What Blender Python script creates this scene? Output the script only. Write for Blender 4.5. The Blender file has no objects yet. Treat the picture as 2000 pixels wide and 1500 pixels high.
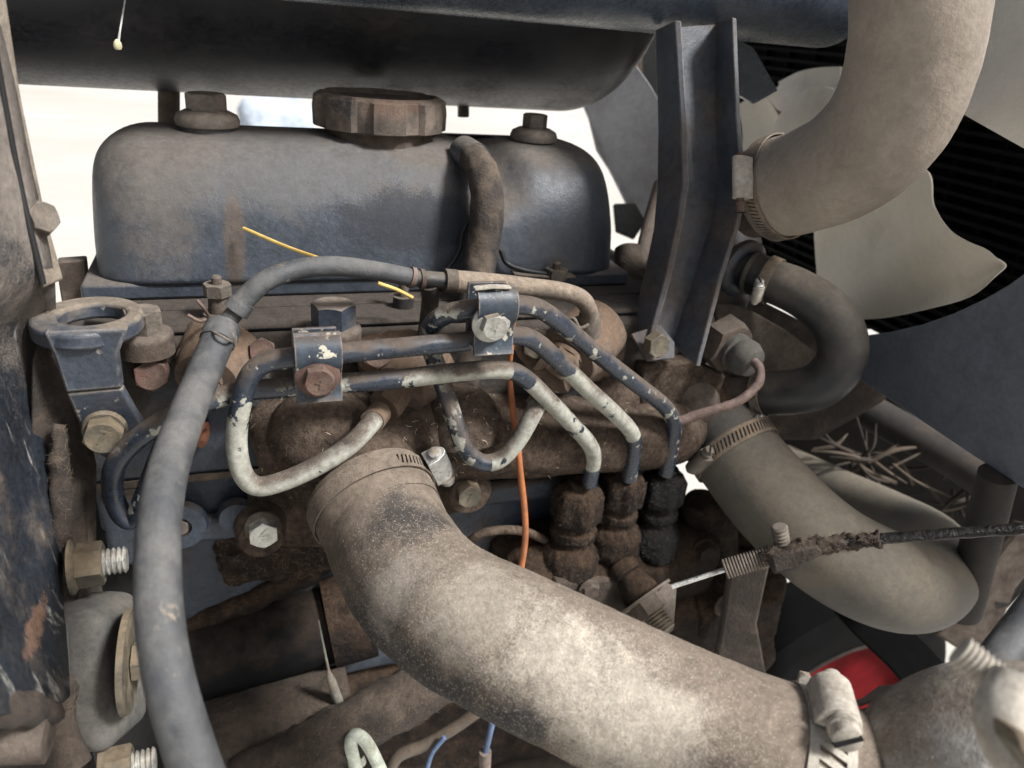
import bpy, bmesh, math, random
import numpy as np
from mathutils import noise as mnoise, Vector, Matrix

random.seed(7); rng = np.random.default_rng(7)
SC = bpy.context.scene
COL = SC.collection

# ------------------------------------------------------------------ camera
YAW, PITCH, ROLL, FPX, K = math.radians(21), math.radians(25), math.radians(5), 1500.0, 0.75
FW = np.array([math.cos(PITCH)*math.sin(YAW), math.cos(PITCH)*math.cos(YAW), -math.sin(PITCH)])
_R = np.array([math.cos(YAW), -math.sin(YAW), 0.0]); _U = np.cross(_R, FW)
RT = _R*math.cos(ROLL)+_U*math.sin(ROLL); UP = _U*math.cos(ROLL)-_R*math.sin(ROLL)
def raydir(px, py): return FW+RT*((px-1000)/FPX)+UP*((750-py)/FPX)
CAM = np.array([0, 0, 1.0])-0.6*K*raydir(690, 400)
cam_d = bpy.data.cameras.new('camera'); cam = bpy.data.objects.new('camera', cam_d); COL.objects.link(cam)
cam.matrix_world = Matrix(((RT[0], UP[0], -FW[0], CAM[0]), (RT[1], UP[1], -FW[1], CAM[1]), (RT[2], UP[2], -FW[2], CAM[2]), (0, 0, 0, 1)))
cam_d.sensor_width = 36; cam_d.lens = 36*FPX/2000; cam_d.clip_start = 0.01; cam_d.clip_end = 500
cam_d.dof.use_dof = True; cam_d.dof.focus_distance = 0.53*K; cam_d.dof.aperture_fstop = 9.0
SC.camera = cam
# ------------------------------------------------------------------ sky, sun, exposure
SUN_EL, SUN_AZ = math.radians(48), math.radians(132)      # azimuth clockwise from +Y
wd = bpy.data.worlds.new('World'); SC.world = wd; wd.use_nodes = True
wn = wd.node_tree; bg = wn.nodes['Background']
sky = wn.nodes.new('ShaderNodeTexSky'); sky.sky_type = 'NISHITA'; sky.sun_disc = False
sky.sun_elevation = SUN_EL; sky.sun_rotation = SUN_AZ; sky.air_density = 1.0; sky.dust_density = 6.0; sky.ozone_density = 0.6
hs = wn.nodes.new('ShaderNodeHueSaturation'); hs.inputs['Saturation'].default_value = 0.6
wn.links.new(sky.outputs[0], hs.inputs['Color']); wn.links.new(hs.outputs[0], bg.inputs[0]); bg.inputs[1].default_value = 0.05
sun_d = bpy.data.lights.new('sun', 'SUN'); sun_d.energy = 2.6; sun_d.angle = math.radians(12); sun_d.color = (1, .99, .975)
sun = bpy.data.objects.new('sun', sun_d); COL.objects.link(sun)
sdir = Vector((math.sin(SUN_AZ)*math.cos(SUN_EL), math.cos(SUN_AZ)*math.cos(SUN_EL), math.sin(SUN_EL)))
sun.rotation_euler = sdir.to_track_quat('Z', 'Y').to_euler(); sun.location = (1, -2, 4)
SC.view_settings.view_transform = 'Standard'; SC.view_settings.look = 'None'
SC.view_settings.gamma = 1.0; SC.view_settings.exposure = 1.32; SC.view_settings.use_curve_mapping = False

# ------------------------------------------------------------------ coordinates
def W(x, y, z): return np.array([x*K, y*K, 1+(z-1)*K])             # engine units -> metres
def P(px, py, z): return CAM+raydir(px, py)*(z*K)                     # at a distance along the view
def A(px, py, Y):
    v = raydir(px, py); return CAM+v*((Y*K-CAM[1])/v[1])
def XP(px, py, x):
    v = raydir(px, py); return CAM+v*((x*K-CAM[0])/v[0])
def ZP(px, py, z):
    v = raydir(px, py); return CAM+v*((1+(z-1)*K-CAM[2])/v[2])
def dep(p): return float(np.dot(np.asarray(p)-CAM, FW))
def s_at(p): return dep(p)/FPX                                          # metres for one photo pixel there
def nrm(v): v = np.asarray(v, float); return v/np.linalg.norm(v)
NX, NY, NZ = np.array([1., 0, 0]), np.array([0, 1., 0]), np.array([0, 0, 1.])
def basis(w, hint=None):
    w = nrm(w)
    h = np.asarray(hint if hint is not None else (NZ if abs(w[2]) < .9 else NX), float)
    u = nrm(np.cross(h, w)); v = np.cross(w, u)
    return u, v, w

# ------------------------------------------------------------------ shapes: each returns (verts, faces)
def lathe(prof, base, axis, n=28, mod=None, hint=None, ring=False):
    u, v, w = basis(axis, hint); V = []; F = []; base = np.asarray(base)
    if ring: prof = list(prof)+[prof[0]]
    for i, (r, h) in enumerate(prof):
        for k in range(n):
            a = 2*math.pi*k/n; rr = r*(mod(a, i) if mod else 1)
            V.append(base+u*(rr*math.cos(a))+v*(rr*math.sin(a))+w*h)
    m = len(prof)
    for i in range(m-1):
        for k in range(n):
            F.append((i*n+k, i*n+(k+1) % n, (i+1)*n+(k+1) % n, (i+1)*n+k))
    if ring: return V, F
    if prof[0][0] > 1e-7: F.append(tuple(range(n-1, -1, -1)))
    if prof[-1][0] > 1e-7: F.append(tuple(range((m-1)*n, m*n)))
    return V, F
def crom(pts, rad=None, sub=8):
    pts = [np.asarray(p, float) for p in pts]; n = len(pts)
    rad = [1.0]*n if rad is None else rad
    ext = [2*pts[0]-pts[1]]+pts+[2*pts[-1]-pts[-2]]; er = [rad[0]]+list(rad)+[rad[-1]]
    out = []; orr = []
    for i in range(n-1):
        p0, p1, p2, p3 = ext[i:i+4]
        for j in range(sub):
            t = j/sub; t2 = t*t; t3 = t2*t
            out.append(.5*((2*p1)+(-p0+p2)*t+(2*p0-5*p1+4*p2-p3)*t2+(-p0+3*p1-3*p2+p3)*t3))
            tt = t2*(3-2*t); orr.append(er[i+1]*(1-tt)+er[i+2]*tt)
    out.append(pts[-1]); orr.append(rad[-1])
    return out, orr
def tube(pts, rad, n=20, sub=8, cap=True, smooth=True, flat=1.0, wob=0, wsc=60, hint=None):
    if np.isscalar(rad): rad = [rad]*len(pts)
    if smooth and len(pts) > 2: pts, rad = crom(pts, rad, sub)
    pts = [np.asarray(p, float) for p in pts]; V = []; F = []
    m = len(pts); T = [nrm(pts[min(i+1, m-1)]-pts[max(i-1, 0)]) for i in range(m)]
    u, v, _ = basis(T[0], hint)
    for i in range(m):
        u = nrm(u-T[i]*np.dot(u, T[i])); v = np.cross(T[i], u)
        for k in range(n):
            a = 2*math.pi*k/n
            p = pts[i]+(u*math.cos(a)+v*math.sin(a)*flat)*rad[i]
            if wob:
                q = mnoise.fractal(Vector(p*wsc), 1.0, 2.0, 4)
                p = p+(u*math.cos(a)+v*math.sin(a))*(q*wob)
            V.append(p)
    for i in range(m-1):
        for k in range(n):
            F.append((i*n+k, i*n+(k+1) % n, (i+1)*n+(k+1) % n, (i+1)*n+k))
    if cap: F.append(tuple(range(n-1, -1, -1))); F.append(tuple(range((m-1)*n, m*n)))
    return V, F
def prism(poly, vec):
    n = len(poly); vec = np.asarray(vec); V = [np.asarray(p, float) for p in poly]; V += [p+vec for p in V[:n]]
    F = [tuple(range(n-1, -1, -1)), tuple(range(n, 2*n))]
    F += [(i, (i+1) % n, n+(i+1) % n, n+i) for i in range(n)]
    return V, F
def box(c, size, ax=(NX, NY, NZ)):
    c = np.asarray(c); V = []
    for i in (-1, 1):
        for j in (-1, 1):
            for k in (-1, 1): V.append(c+ax[0]*(i*size[0]/2)+ax[1]*(j*size[1]/2)+ax[2]*(k*size[2]/2))
    return V, [(0, 1, 3, 2), (4, 6, 7, 5), (0, 4, 5, 1), (2, 3, 7, 6), (0, 2, 6, 4), (1, 5, 7, 3)]
def bbox_u(x0, x1, y0, y1, z0, z1):
    a = W(x0, y0, z0); b = W(x1, y1, z1); return box((a+b)/2, b-a)
def strap(path, width_vec, t, nvec=None):
    """a bent strip: path of points, swept across width_vec, thickness t"""
    path = [np.asarray(p, float) for p in path]; wv = np.asarray(width_vec, float); V = []; F = []; m = len(path)
    for i in range(m):
        d = nrm(path[min(i+1, m-1)]-path[max(i-1, 0)]); nn = nrm(np.cross(d, wv))*t
        V += [path[i]-wv/2, path[i]+wv/2, path[i]+wv/2+nn, path[i]-wv/2+nn]
    for i in range(m-1):
        for k in range(4):
            F.append((i*4+k, i*4+(k+1) % 4, (i+1)*4+(k+1) % 4, (i+1)*4+k))
    F.append((3, 2, 1, 0)); F.append(tuple((m-1)*4+k for k in range(4)))
    return V, F
def join(*ms):
    V = []; F = []
    for v, f in ms:
        o = len(V); V += list(v); F += [tuple(i+o for i in q) for q in f]
    return V, F
def rblock(x0, x1, y0, y1, z0, z1, r, res=14, amp=0, sc=30, tw=None):
    """a rounded box in metres with lumpy relief"""
    c = np.array([(x0+x1)/2, (y0+y1)/2, (z0+z1)/2]); h = np.array([x1-x0, y1-y0, z1-z0])/2
    bm = bmesh.new(); bmesh.ops.create_cube(bm, size=2)
    bmesh.ops.subdivide_edges(bm, edges=bm.edges[:], cuts=res, use_grid_fill=True)
    V = []
    for vv in bm.verts:
        p = np.array(vv.co)*h; q = np.clip(p, -(h-r), h-r); dlt = p-q; L = np.linalg.norm(dlt)
        if L > 1e-9: p = q+dlt/L*r
        w = c+p
        if tw: w = tw(w)
        if amp:
            nn = p/np.linalg.norm(p); w = w+nn*amp*mnoise.fractal(Vector(w*sc), 1.0, 2.0, 4)
        V.append(w)
    F = [tuple(v.index for v in f.verts) for f in bm.faces]; bm.free()
    return V, F
def roughen(mesh, amp, sc):
    V, F = mesh
    return [np.asarray(p)+amp*np.array(mnoise.turbulence_vector(Vector(np.asarray(p)*sc), 3, False)) for p in V], F

# ------------------------------------------------------------------ objects
def setprops(o, label=None, cat=None, group=None, kind=None):
    if label: o['label'] = label
    if cat: o['category'] = cat
    if group: o['group'] = group
    if kind: o['kind'] = kind
    return o
def thing(name, label, cat, loc, group=None):
    o = bpy.data.objects.new(name, None); o.empty_display_size = .01; COL.objects.link(o); o.location = Vector(loc)
    return setprops(o, label, cat, group)
def part(name, mesh, mat, parent=None, smooth=True, bevel=0, sub=0, angle=40, label=None, cat=None, group=None, kind=None, wear=None, seg=2):
    V, F = mesh; V = np.asarray(V, float)
    if parent is not None:
        org = np.zeros(3); q = parent
        while q is not None: org = org+np.array(q.location); q = q.parent
    else:
        org = np.array([(V[:, 0].min()+V[:, 0].max())/2, (V[:, 1].min()+V[:, 1].max())/2, V[:, 2].min()])
    me = bpy.data.meshes.new(name); me.from_pydata((V-org).tolist(), [], F); me.validate(); me.update()
    bm = bmesh.new(); bm.from_mesh(me); bmesh.ops.recalc_face_normals(bm, faces=bm.faces); bm.to_mesh(me); bm.free()
    if smooth:
        me.polygons.foreach_set('use_smooth', [True]*len(me.polygons))
        if angle < 180: me.set_sharp_from_angle(angle=math.radians(angle))
    if wear is not None:
        at = me.attributes.new('wear', 'FLOAT', 'POINT'); at.data.foreach_set('value', np.asarray(wear, float)[:len(me.vertices)])
    me.materials.append(MAT[mat])
    o = bpy.data.objects.new(name, me); COL.objects.link(o)
    if parent is None: o.location = Vector(org)
    else: o.parent = parent
    if bevel:
        b = o.modifiers.new('bevel', 'BEVEL'); b.width = bevel; b.segments = seg; b.limit_method = 'ANGLE'; b.angle_limit = math.radians(35)
        b.harden_normals = False
    if sub:
        s = o.modifiers.new('subdivision', 'SUBSURF'); s.levels = s.render_levels = sub
    return setprops(o, label, cat, group, kind)

# ------------------------------------------------------------------ materials
def lin(h):
    h = h.lstrip('#'); r = [int(h[i:i+2], 16)/255 for i in (0, 2, 4)]
    return tuple((c/12.92 if c <= .04045 else ((c+.055)/1.055)**2.4) for c in r)+(1,)
MAT = {}
def material(name, base, base2=None, vsc=30, rough=.5, metal=0.0, spec=.5, chips=None, rust=None, dust=None, speck=None, streak=None, bump=.15, bsc=900, big=0, bigsc=120, coat=0, sheen=0, stains=(), edge=None, chips2=None, grit=.55):
    m = bpy.data.materials.new(name); m.use_nodes = True; nt = m.node_tree; N = nt.nodes; L = nt.links
    bs = N['Principled BSDF']; geo = N.new('ShaderNodeNewGeometry'); pos = geo.outputs['Position']
    def nz(sc, detail=5, rg=.6, vec=None, off=0, dist=0):
        t = N.new('ShaderNodeTexNoise'); t.inputs['Scale'].default_value = sc; t.inputs['Detail'].default_value = detail
        t.inputs['Roughness'].default_value = rg; t.inputs['Distortion'].default_value = dist
        src = vec or pos
        if off:
            ad = N.new('ShaderNodeVectorMath'); ad.operation = 'ADD'; L.new(src, ad.inputs[0]); ad.inputs[1].default_value = (off, off*.7, off*1.3); src = ad.outputs[0]
        L.new(src, t.inputs['Vector']); return t.outputs['Fac']
    def rng_(v, a, b):
        r = N.new('ShaderNodeMapRange'); r.interpolation_type = 'SMOOTHSTEP'; L.new(v, r.inputs[0]); r.inputs[1].default_value = a; r.inputs[2].default_value = b; return r.outputs[0]
    def math_(op, a, b):
        q = N.new('ShaderNodeMath'); q.operation = op
        for i, x in enumerate((a, b)):
            if isinstance(x, (int, float)): q.inputs[i].default_value = x
            else: L.new(x, q.inputs[i])
        return q.outputs[0]
    def mix(f, a, b, rgb=True):
        q = N.new('ShaderNodeMix'); q.data_type = 'RGBA' if rgb else 'FLOAT'
        ia, ib = (q.inputs[6], q.inputs[7]) if rgb else (q.inputs[2], q.inputs[3])
        if isinstance(f, (int, float)): q.inputs[0].default_value = f
        else: L.new(f, q.inputs[0])
        for inp, x in ((ia, a), (ib, b)):
            if hasattr(x, 'links') or hasattr(x, 'is_linked'): L.new(x, inp)
            else: inp.default_value = x
        return q.outputs[2] if rgb else q.outputs[0]
    b1 = lin(base); b2 = lin(base2) if base2 else tuple(c*.65 for c in b1[:3])+(1,)
    col = mix(rng_(nz(vsc, 6, .65), .35, .68), b1, b2); rgh = rough; met = metal
    wear = N.new('ShaderNodeAttribute'); wear.attribute_name = 'wear'
    hgt = None
    for i, ch in enumerate((chips, rust, chips2)):
        if not ch: continue
        cc, amt, sc = ch[:3]; hard = ch[3] if len(ch) > 3 else .015
        v = nz(sc, 5 if i == 0 else 8, .55 if i == 0 else .7, off=3.1+i*5)
        v = math_('ADD', v, wear.outputs['Fac'] if i == 0 else 0.0)
        th = .5+(.5-amt)*.5
        f = rng_(v, th, th+hard)
        c2 = lin(cc); cc2 = mix(nz(sc*4, 4, off=9), c2, tuple(x*.72 for x in c2[:3])+(1,))
        col = mix(f, col, cc2); rgh = mix(f, rgh, .75 if i == 0 else .9, False); met = mix(f, met, 0.0, False)
        if i == 0: hgt = f
    if edge:        # paint worn off along the edges
        bv = N.new('ShaderNodeBevel'); bv.samples = 4; bv.inputs['Radius'].default_value = edge[1]
        dt = N.new('ShaderNodeVectorMath'); dt.operation = 'DOT_PRODUCT'; L.new(bv.outputs[0], dt.inputs[0]); L.new(geo.outputs['Normal'], dt.inputs[1])
        f = math_('MULTIPLY', rng_(math_('SUBTRACT', 1.0, dt.outputs['Value']), .01, .09), rng_(nz(160, 5, .7, off=11), .36, .52))
        col = mix(f, col, lin(edge[0])); rgh = mix(f, rgh, .7, False)
    if streak:      # rubbed or scratched marks running one way
        cc, amt, sc, st = streak
        mp = N.new('ShaderNodeMapping'); L.new(pos, mp.inputs[0]); mp.inputs['Scale'].default_value = st
        th = .5+(.5-amt)*.5; f = rng_(nz(sc, 6, .7, vec=mp.outputs[0], off=5), th, th+.12); col = mix(f, col, lin(cc))
    if dust:
        dc, amt, upw, sc = dust[:4]; soft = dust[4] if len(dust) > 4 else .35
        sx = N.new('ShaderNodeSeparateXYZ'); L.new(geo.outputs['Normal'], sx.inputs[0])
        v = math_('ADD', nz(sc, 7, .62, off=1.7), math_('MULTIPLY', sx.outputs[2], upw*.35))
        th = .5+(.5-amt)*.7
        f = rng_(v, th-soft/2, th+soft/2)
        fine = nz(1500, 3, .7, off=2); f = math_('MULTIPLY', f, rng_(fine, .15, .5))
        dcl = lin(dc); dcol = mix(nz(260, 5, .7, off=4), dcl, tuple(x*.62 for x in dcl[:3])+(1,))
        col = mix(f, col, dcol); rgh = mix(f, rgh, .95, False); met = mix(f, met, 0.0, False)
    if speck:
        cc, amt, sc = speck; th = .5+(.5-amt)*.5
        reg = rng_(nz(22, 4, .6, off=6), .42, .6)
        f = math_('MULTIPLY', rng_(nz(sc, 3, .8, off=8), th, th+.06), reg); col = mix(f, col, lin(cc))
    for k_, (cc, ctr_, rad_, soft_, wv_) in enumerate(stains):      # dirt or rubbed patches with a place of their own
        sb_ = N.new('ShaderNodeVectorMath'); sb_.operation = 'SUBTRACT'; L.new(pos, sb_.inputs[0]); sb_.inputs[1].default_value = tuple(ctr_)
        dv = N.new('ShaderNodeVectorMath'); dv.operation = 'DIVIDE'; L.new(sb_.outputs[0], dv.inputs[0]); dv.inputs[1].default_value = (rad_,)*3 if np.isscalar(rad_) else tuple(rad_)
        ln = N.new('ShaderNodeVectorMath'); ln.operation = 'LENGTH'; L.new(dv.outputs[0], ln.inputs[0])
        q_ = math_('ADD', math_('SUBTRACT', 1.0, ln.outputs['Value']), math_('MULTIPLY', math_('SUBTRACT', nz(wv_, 6, .65, off=13+k_), .5), 2.2))
        q_ = math_('ADD', q_, math_('MULTIPLY', math_('SUBTRACT', nz(1300, 3, .8, off=17), .5), 2.0))
        f = math_('MULTIPLY', rng_(q_, -soft_, soft_), .8); c2 = lin(cc)
        col = mix(f, col, mix(nz(700, 4, .75, off=19), c2, tuple(x*.6 for x in c2[:3])+(1,))); rgh = mix(f, rgh, .8, False)
    if grit:        # fine mottling of grime
        g1 = rng_(nz(330, 8, .75, off=21), .3, .7); g2 = rng_(nz(140, 6, .7, off=23), .3, .7)
        gm = math_('ADD', math_('MULTIPLY', g1, grit*.9), math_('ADD', math_('MULTIPLY', g2, grit*.55), 1.0-grit*.72))
        mm = N.new('ShaderNodeMix'); mm.data_type = 'RGBA'; mm.blend_type = 'MULTIPLY'; mm.inputs[0].default_value = 1.0
        cg = N.new('ShaderNodeCombineColor'); [L.new(gm, cg.inputs[k]) for k in range(3)]
        if hasattr(col, 'is_linked'): L.new(col, mm.inputs[6])
        L.new(cg.outputs[0], mm.inputs[7]); col = mm.outputs[2]
        if isinstance(rgh, (int, float)):
            ra = N.new('ShaderNodeMath'); ra.operation = 'ADD'; ra.use_clamp = True; ra.inputs[0].default_value = rgh-.08; L.new(math_('MULTIPLY', g1, .2), ra.inputs[1]); rgh = ra.outputs[0]
        else: rgh = math_('ADD', rgh, math_('MULTIPLY', math_('SUBTRACT', g1, .5), .2))
    for nm, val in (('Base Color', col), ('Roughness', rgh), ('Metallic', met)):
        if isinstance(val, (int, float)): bs.inputs[nm].default_value = val
        else: L.new(val, bs.inputs[nm])
    bs.inputs['Specular IOR Level'].default_value = spec
    if coat: bs.inputs['Coat Weight'].default_value = coat
    if sheen: bs.inputs['Sheen Weight'].default_value = sheen; bs.inputs['Sheen Roughness'].default_value = .7
    nrm_in = None
    if big:
        bb = N.new('ShaderNodeBump'); bb.inputs['Strength'].default_value = big; bb.inputs['Distance'].default_value = .004
        L.new(nz(bigsc, 6, .65, off=7), bb.inputs['Height']); nrm_in = bb.outputs[0]
    if hgt is not None:
        cb = N.new('ShaderNodeBump'); cb.invert = True; cb.inputs['Strength'].default_value = .6; cb.inputs['Distance'].default_value = .0004; L.new(hgt, cb.inputs['Height'])
        if nrm_in: L.new(nrm_in, cb.inputs['Normal'])
        nrm_in = cb.outputs[0]
    bp = N.new('ShaderNodeBump'); bp.inputs['Strength'].default_value = bump; bp.inputs['Distance'].default_value = .001
    L.new(nz(bsc, 5, .7), bp.inputs['Height'])
    if nrm_in: L.new(nrm_in, bp.inputs['Normal'])
    L.new(bp.outputs[0], bs.inputs['Normal'])
    MAT[name] = m; return m

DUST = '#7b7065'; DDUST = '#443c35'
material('cover_paint', '#31373f', '#3d434c', vsc=22, rough=.42, dust=('#67615b', .18, 1.3, 18, .3), speck=('#8e8f8c', .2, 1100), bump=.3, bsc=800, big=.15,
         stains=[('#5b4f45', A(458, 475, 0), (.005, .05, .03), .25, 70), ('#5d5853', A(300, 370, 0), (.024, .05, .035), .5, 60), ('#5c5b5b', A(590, 340, 0), (.05, .05, .02), .4, 40), ('#282c34', A(800, 430, 0), (.04, .05, .018), .12, 30)], grit=0.42)
material('cap_dirt', '#554d47', '#433c37', vsc=60, rough=.9, dust=('#7b6f64', .45, .8, 60, .3), bump=.6, stains=[('#1f242c', A(678, 212, .0), (.010, .03, .008), .06, 120), ('#6b5345', A(780, 210, 0), (.02, .03, .008), .4, 90)])
material('navy_paint', '#2b323c', '#363d47', rough=.35, dust=(DUST, .34, .9, 25, .35), chips=('#8d8a80', .1, 60), bump=.15, big=.12)
material('head_paint', '#272e38', '#1e242c', rough=.5, dust=(DDUST, .62, .9, 28, .3), rust=('#5a3d2e', .16, 40, .1), bump=.4, bsc=500, big=.5, stains=[('#39434f', A(390, 880, -.078), (.045, .03, .02), .4, 60)])
material('block_paint', '#353e4a', '#2a323c', rough=.5, dust=('#4a3f36', .36, .8, 20, .25), rust=('#59371f', .12, 34, .1), bump=.4, bsc=400, big=.5)
material('tank_paint', '#1b1e25', '#13161b', vsc=14, rough=.4, dust=('#4d4540', .04, -.5, 14, .5), bump=.06, bsc=500, grit=0.35)  # negative up weight browns the underside, painting ground bounce into the colour
material('rail_paint', '#414a55', '#343c46', rough=.28, dust=('#6b625a', .25, .5, 18, .4), chips=('#b9b2a4', .03, 90), bump=.1, big=.1, grit=0.4)
material('post_paint', '#41474f', '#343941', rough=.45, rust=('#3f2d24', .34, 30, .15), edge=('#837a72', .0012), dust=('#5d5148', .38, .5, 22, .4), bump=.12, big=.1)
material('shroud_paint', '#666c75', '#5c626b', rough=.4, dust=('#5c5a58', .2, .4, 18, .5), chips=('#b5b0a6', .03, 130), bump=.06, grit=0.3)
material('scraped_paint', '#262b32', '#1b1f25', rough=.42, streak=('#8f8d88', .36, 90, (1, 1, .1)), dust=('#6f6255', .26, .5, 30, .35), rust=('#6a5243', .05, 40, .06), bump=.2, big=.2, stains=[('#8b8279', P(20, 250, .40), (.03, .05, .07), .4, 40), ('#6b6158', P(70, 570, .47), (.012, .04, .03), .4, 60), ('#6d5342', P(58, 1235, .42), (.005, .02, .005), .15, 120)])
material('tan_dust_paint', '#8d8275', '#72695f', rough=.8, chips=('#4b3d33', .12, 90, .08), streak=('#4a443e', .3, 30, (1, 1, .15)), bump=.3, big=.3)
material('rubber_seal', '#0f0f11', rough=.7, bump=.1)
material('manifold_dirt', '#463b33', '#342c27', vsc=60, rough=1.0, dust=('#5d5147', .42, .8, 90, .4), speck=('#7f7060', .16, 1300), bump=.8, bsc=1100, big=.35, bigsc=200, spec=.15, grit=0.9)
material('oily_dirt', '#2b221c', '#171311', vsc=50, rough=.85, dust=('#4f3f32', .34, .8, 70, .4), bump=1.0, bsc=800, big=1.0, bigsc=240, spec=.25, grit=0.9)
material('wet_oil', '#0a0909', '#050505', vsc=60, rough=.3, spec=.3, dust=('#231c16', .12, .7, 70, .3), bump=.7, bsc=600, big=1.0, bigsc=240)
material('intake_rubber', '#5d5349', '#4d453d', vsc=14, rough=.8, dust=('#82766a', .5, .55, 20, .3), speck=('#a59a8a', .3, 1500), bump=.7, bsc=1100, big=.15, spec=.25,
         stains=[('#2b2d32', P(745, 1270, .46), .026, .45, 50), ('#2e3034', P(800, 1045, .49), .019, .45, 60), ('#2b2d32', P(860, 1380, .43), .024, .45, 55), ('#303238', P(1010, 1430, .40), .014, .4, 60),
                 ('#b3aa9b', P(930, 1190, .42), .02, .45, 45), ('#cbc2b3', P(1080, 1300, .385), .024, .45, 45), ('#cbc2b3', P(1210, 1420, .38), .027, .45, 50), ('#a39b90', P(800, 1165, .455), .016, .5, 60)], grit=0.5)
material('beige_rubber', '#8f867a', '#7b7269', vsc=16, rough=.8, dust=('#a2978a', .4, .5, 30, .4), bump=.25, bsc=500, big=.3, bigsc=90, spec=.25, grit=0.2)
material('olive_rubber', '#504e49', '#41413f', vsc=14, rough=.6, dust=('#7a7265', .42, .6, 14, .5), bump=.2, bsc=600, spec=.35, grit=0.28)
material('black_rubber', '#26282b', '#1b1c1f', vsc=18, rough=.45, dust=('#6a6257', .26, .9, 18, .5), bump=.15, bsc=600, grit=0.4)
material('fuel_hose_rubber', '#3c3e41', '#323437', vsc=24, rough=.58, dust=('#696866', .36, .3, 34, .35), streak=('#8a7d6c', .3, 60, (1, 1, .3)), bump=.35, bsc=700, big=.1, grit=0.35)
material('breather_rubber', '#352f2c', '#252221', vsc=40, rough=.85, dust=('#615549', .38, .5, 60, .3), bump=.7, bsc=800, big=.3)
material('dusty_hose_rubber', '#6f655b', '#5a5149', vsc=30, rough=.9, dust=('#8d7f70', .52, .7, 40, .35), bump=.6, bsc=900)
material('pipe_paint', '#2b323d', '#242b34', rough=.3, chips=('#9a9a90', .24, 95, .02), chips2=('#b3b1a5', .2, 300, .03), rust=('#5d4a3d', .1, 60, .12), dust=('#5a4f46', .3, 1.0, 50, .3), bump=.12, spec=.5)
material('mark_paint', '#2f3944', rough=.45, edge=('#8a7a70', .0012), chips2=('#bdb8a6', .24, 300, .02), chips=('#b3ae9f', .3, 140, .012), rust=('#6b4538', .15, 90, .06), dust=('#5f5145', .2, .8, 40, .3), bump=.15)
material('bracket_paint', '#343a44', '#3e4550', vsc=40, rough=.45, edge=('#8f8880', .0022), chips=('#8b857c', .16, 120, .04), rust=('#7a5240', .12, 60, .1), dust=('#7d7265', .3, .8, 30, .3), bump=.2, big=.15)
material('zinc', '#b5b5b0', '#9a9a94', vsc=60, rough=.42, metal=.75, dust=('#857868', .25, .6, 60, .3), bump=.25)
material('bright_zinc', '#d0d0cc', '#b6b6b2', vsc=80, rough=.35, metal=.85, dust=('#8d8172', .12, .4, 70, .3), bump=.35, big=.2, bigsc=500)
material('olive_zinc', '#6c675b', '#57534a', vsc=70, rough=.5, metal=.55, dust=('#6f6250', .4, .7, 60, .3), bump=.25)
material('dusty_steel', '#6b645c', '#544e47', vsc=60, rough=.65, metal=.3, dust=('#756b61', .42, .6, 70, .3), bump=.4)
material('band_steel', '#726b63', '#5d564f', vsc=60, rough=.6, metal=.4, dust=('#8d7c68', .45, .4, 60, .3), bump=.3)
material('rusty_bolt', '#573f36', '#42312a', vsc=90, rough=.75, dust=('#6b594f', .4, .7, 90, .3), bump=.6)
material('rust_brown', '#4d4138', '#382f29', vsc=60, rough=.9, dust=('#665c53', .42, .8, 60, .3), bump=.6)
material('injector_steel', '#7c6c5f', '#5e5047', vsc=60, rough=.75, metal=.2, chips=('#b8b09c', .12, 120, .03), dust=('#6d5a4a', .5, .9, 60, .3), bump=.4)
material('pale_dust_steel', '#aaa499', '#958e83', vsc=40, rough=.8, metal=.1, bump=.3, big=.2)
material('cast_alloy', '#a09d98', '#87847f', vsc=40, rough=.6, metal=.2, dust=('#7d7366', .4, .5, 30, .3), speck=('#c4c1bb', .2, 500), bump=.4, big=.4)
material('beige_plastic', '#d0c9ba', '#c6bfb0', vsc=10, rough=.5, dust=('#a3988a', .12, .3, 20, .5), bump=.05, grit=0.12)
material('grey_plate', '#a3a3a5', '#929294', vsc=18, rough=.6, dust=('#8c8886', .3, .2, 20, .5), bump=.05, grit=0.25)
material('radiator_black', '#0c0c0d', '#070708', rough=.8, bump=.2, spec=.15)
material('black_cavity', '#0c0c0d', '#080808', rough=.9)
material('red_paint', '#5e070e', '#4c060b', rough=.85, spec=.1, bump=.05, grit=0.2)
material('tyre_black', '#0a0a0b', '#070707', rough=.95, bump=.2, spec=.1)
material('belt_dust', '#4a433c', rough=.9, dust=('#85796a', .4, .6, 40, .3))
material('orange_wire', '#ad683c', '#8d5632', vsc=60, rough=.5, chips=('#3a2318', .1, 90, .05), bump=.1, grit=0.3)
material('black_wire', '#1d1e20', rough=.5)
material('copper_wire', '#5d4a41', '#4b3d36', vsc=90, rough=.65, dust=('#83716a', .4, .5, 80, .3), bump=.6)
material('straw', '#d2b56b', '#bd9c55', vsc=90, rough=.6, grit=0.2)
material('copper', '#8a5c46', '#6a4637', vsc=90, rough=.6, metal=.3, bump=.5)
material('pale_tube', '#b7bdb0', '#a5ab9e', vsc=40, rough=.5, dust=('#8d8672', .25, .4, 50, .3))
material('dull_tube', '#5f574e', '#4b443d', rough=.8, dust=('#5a4e42', .4, .7, 40, .3))
material('dull_pale_tube', '#84877d', '#74766c', rough=.6, dust=('#75695c', .4, .5, 50, .3))
material('dark_stalk', '#352d26', '#27221d', rough=.9)
material('blue_wire', '#5f7191', '#50617d', rough=.5)
material('beige_terminal', '#7d7168', '#6a5f57', rough=.8)
material('mount_rubber', '#454543', '#383837', vsc=20, rough=.8, dust=('#5c5852', .4, .5, 30, .4), bump=.3)
material('cocoon', '#c6bf9d', rough=.9)
material('web', '#b9b9b7', rough=.9)
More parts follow.
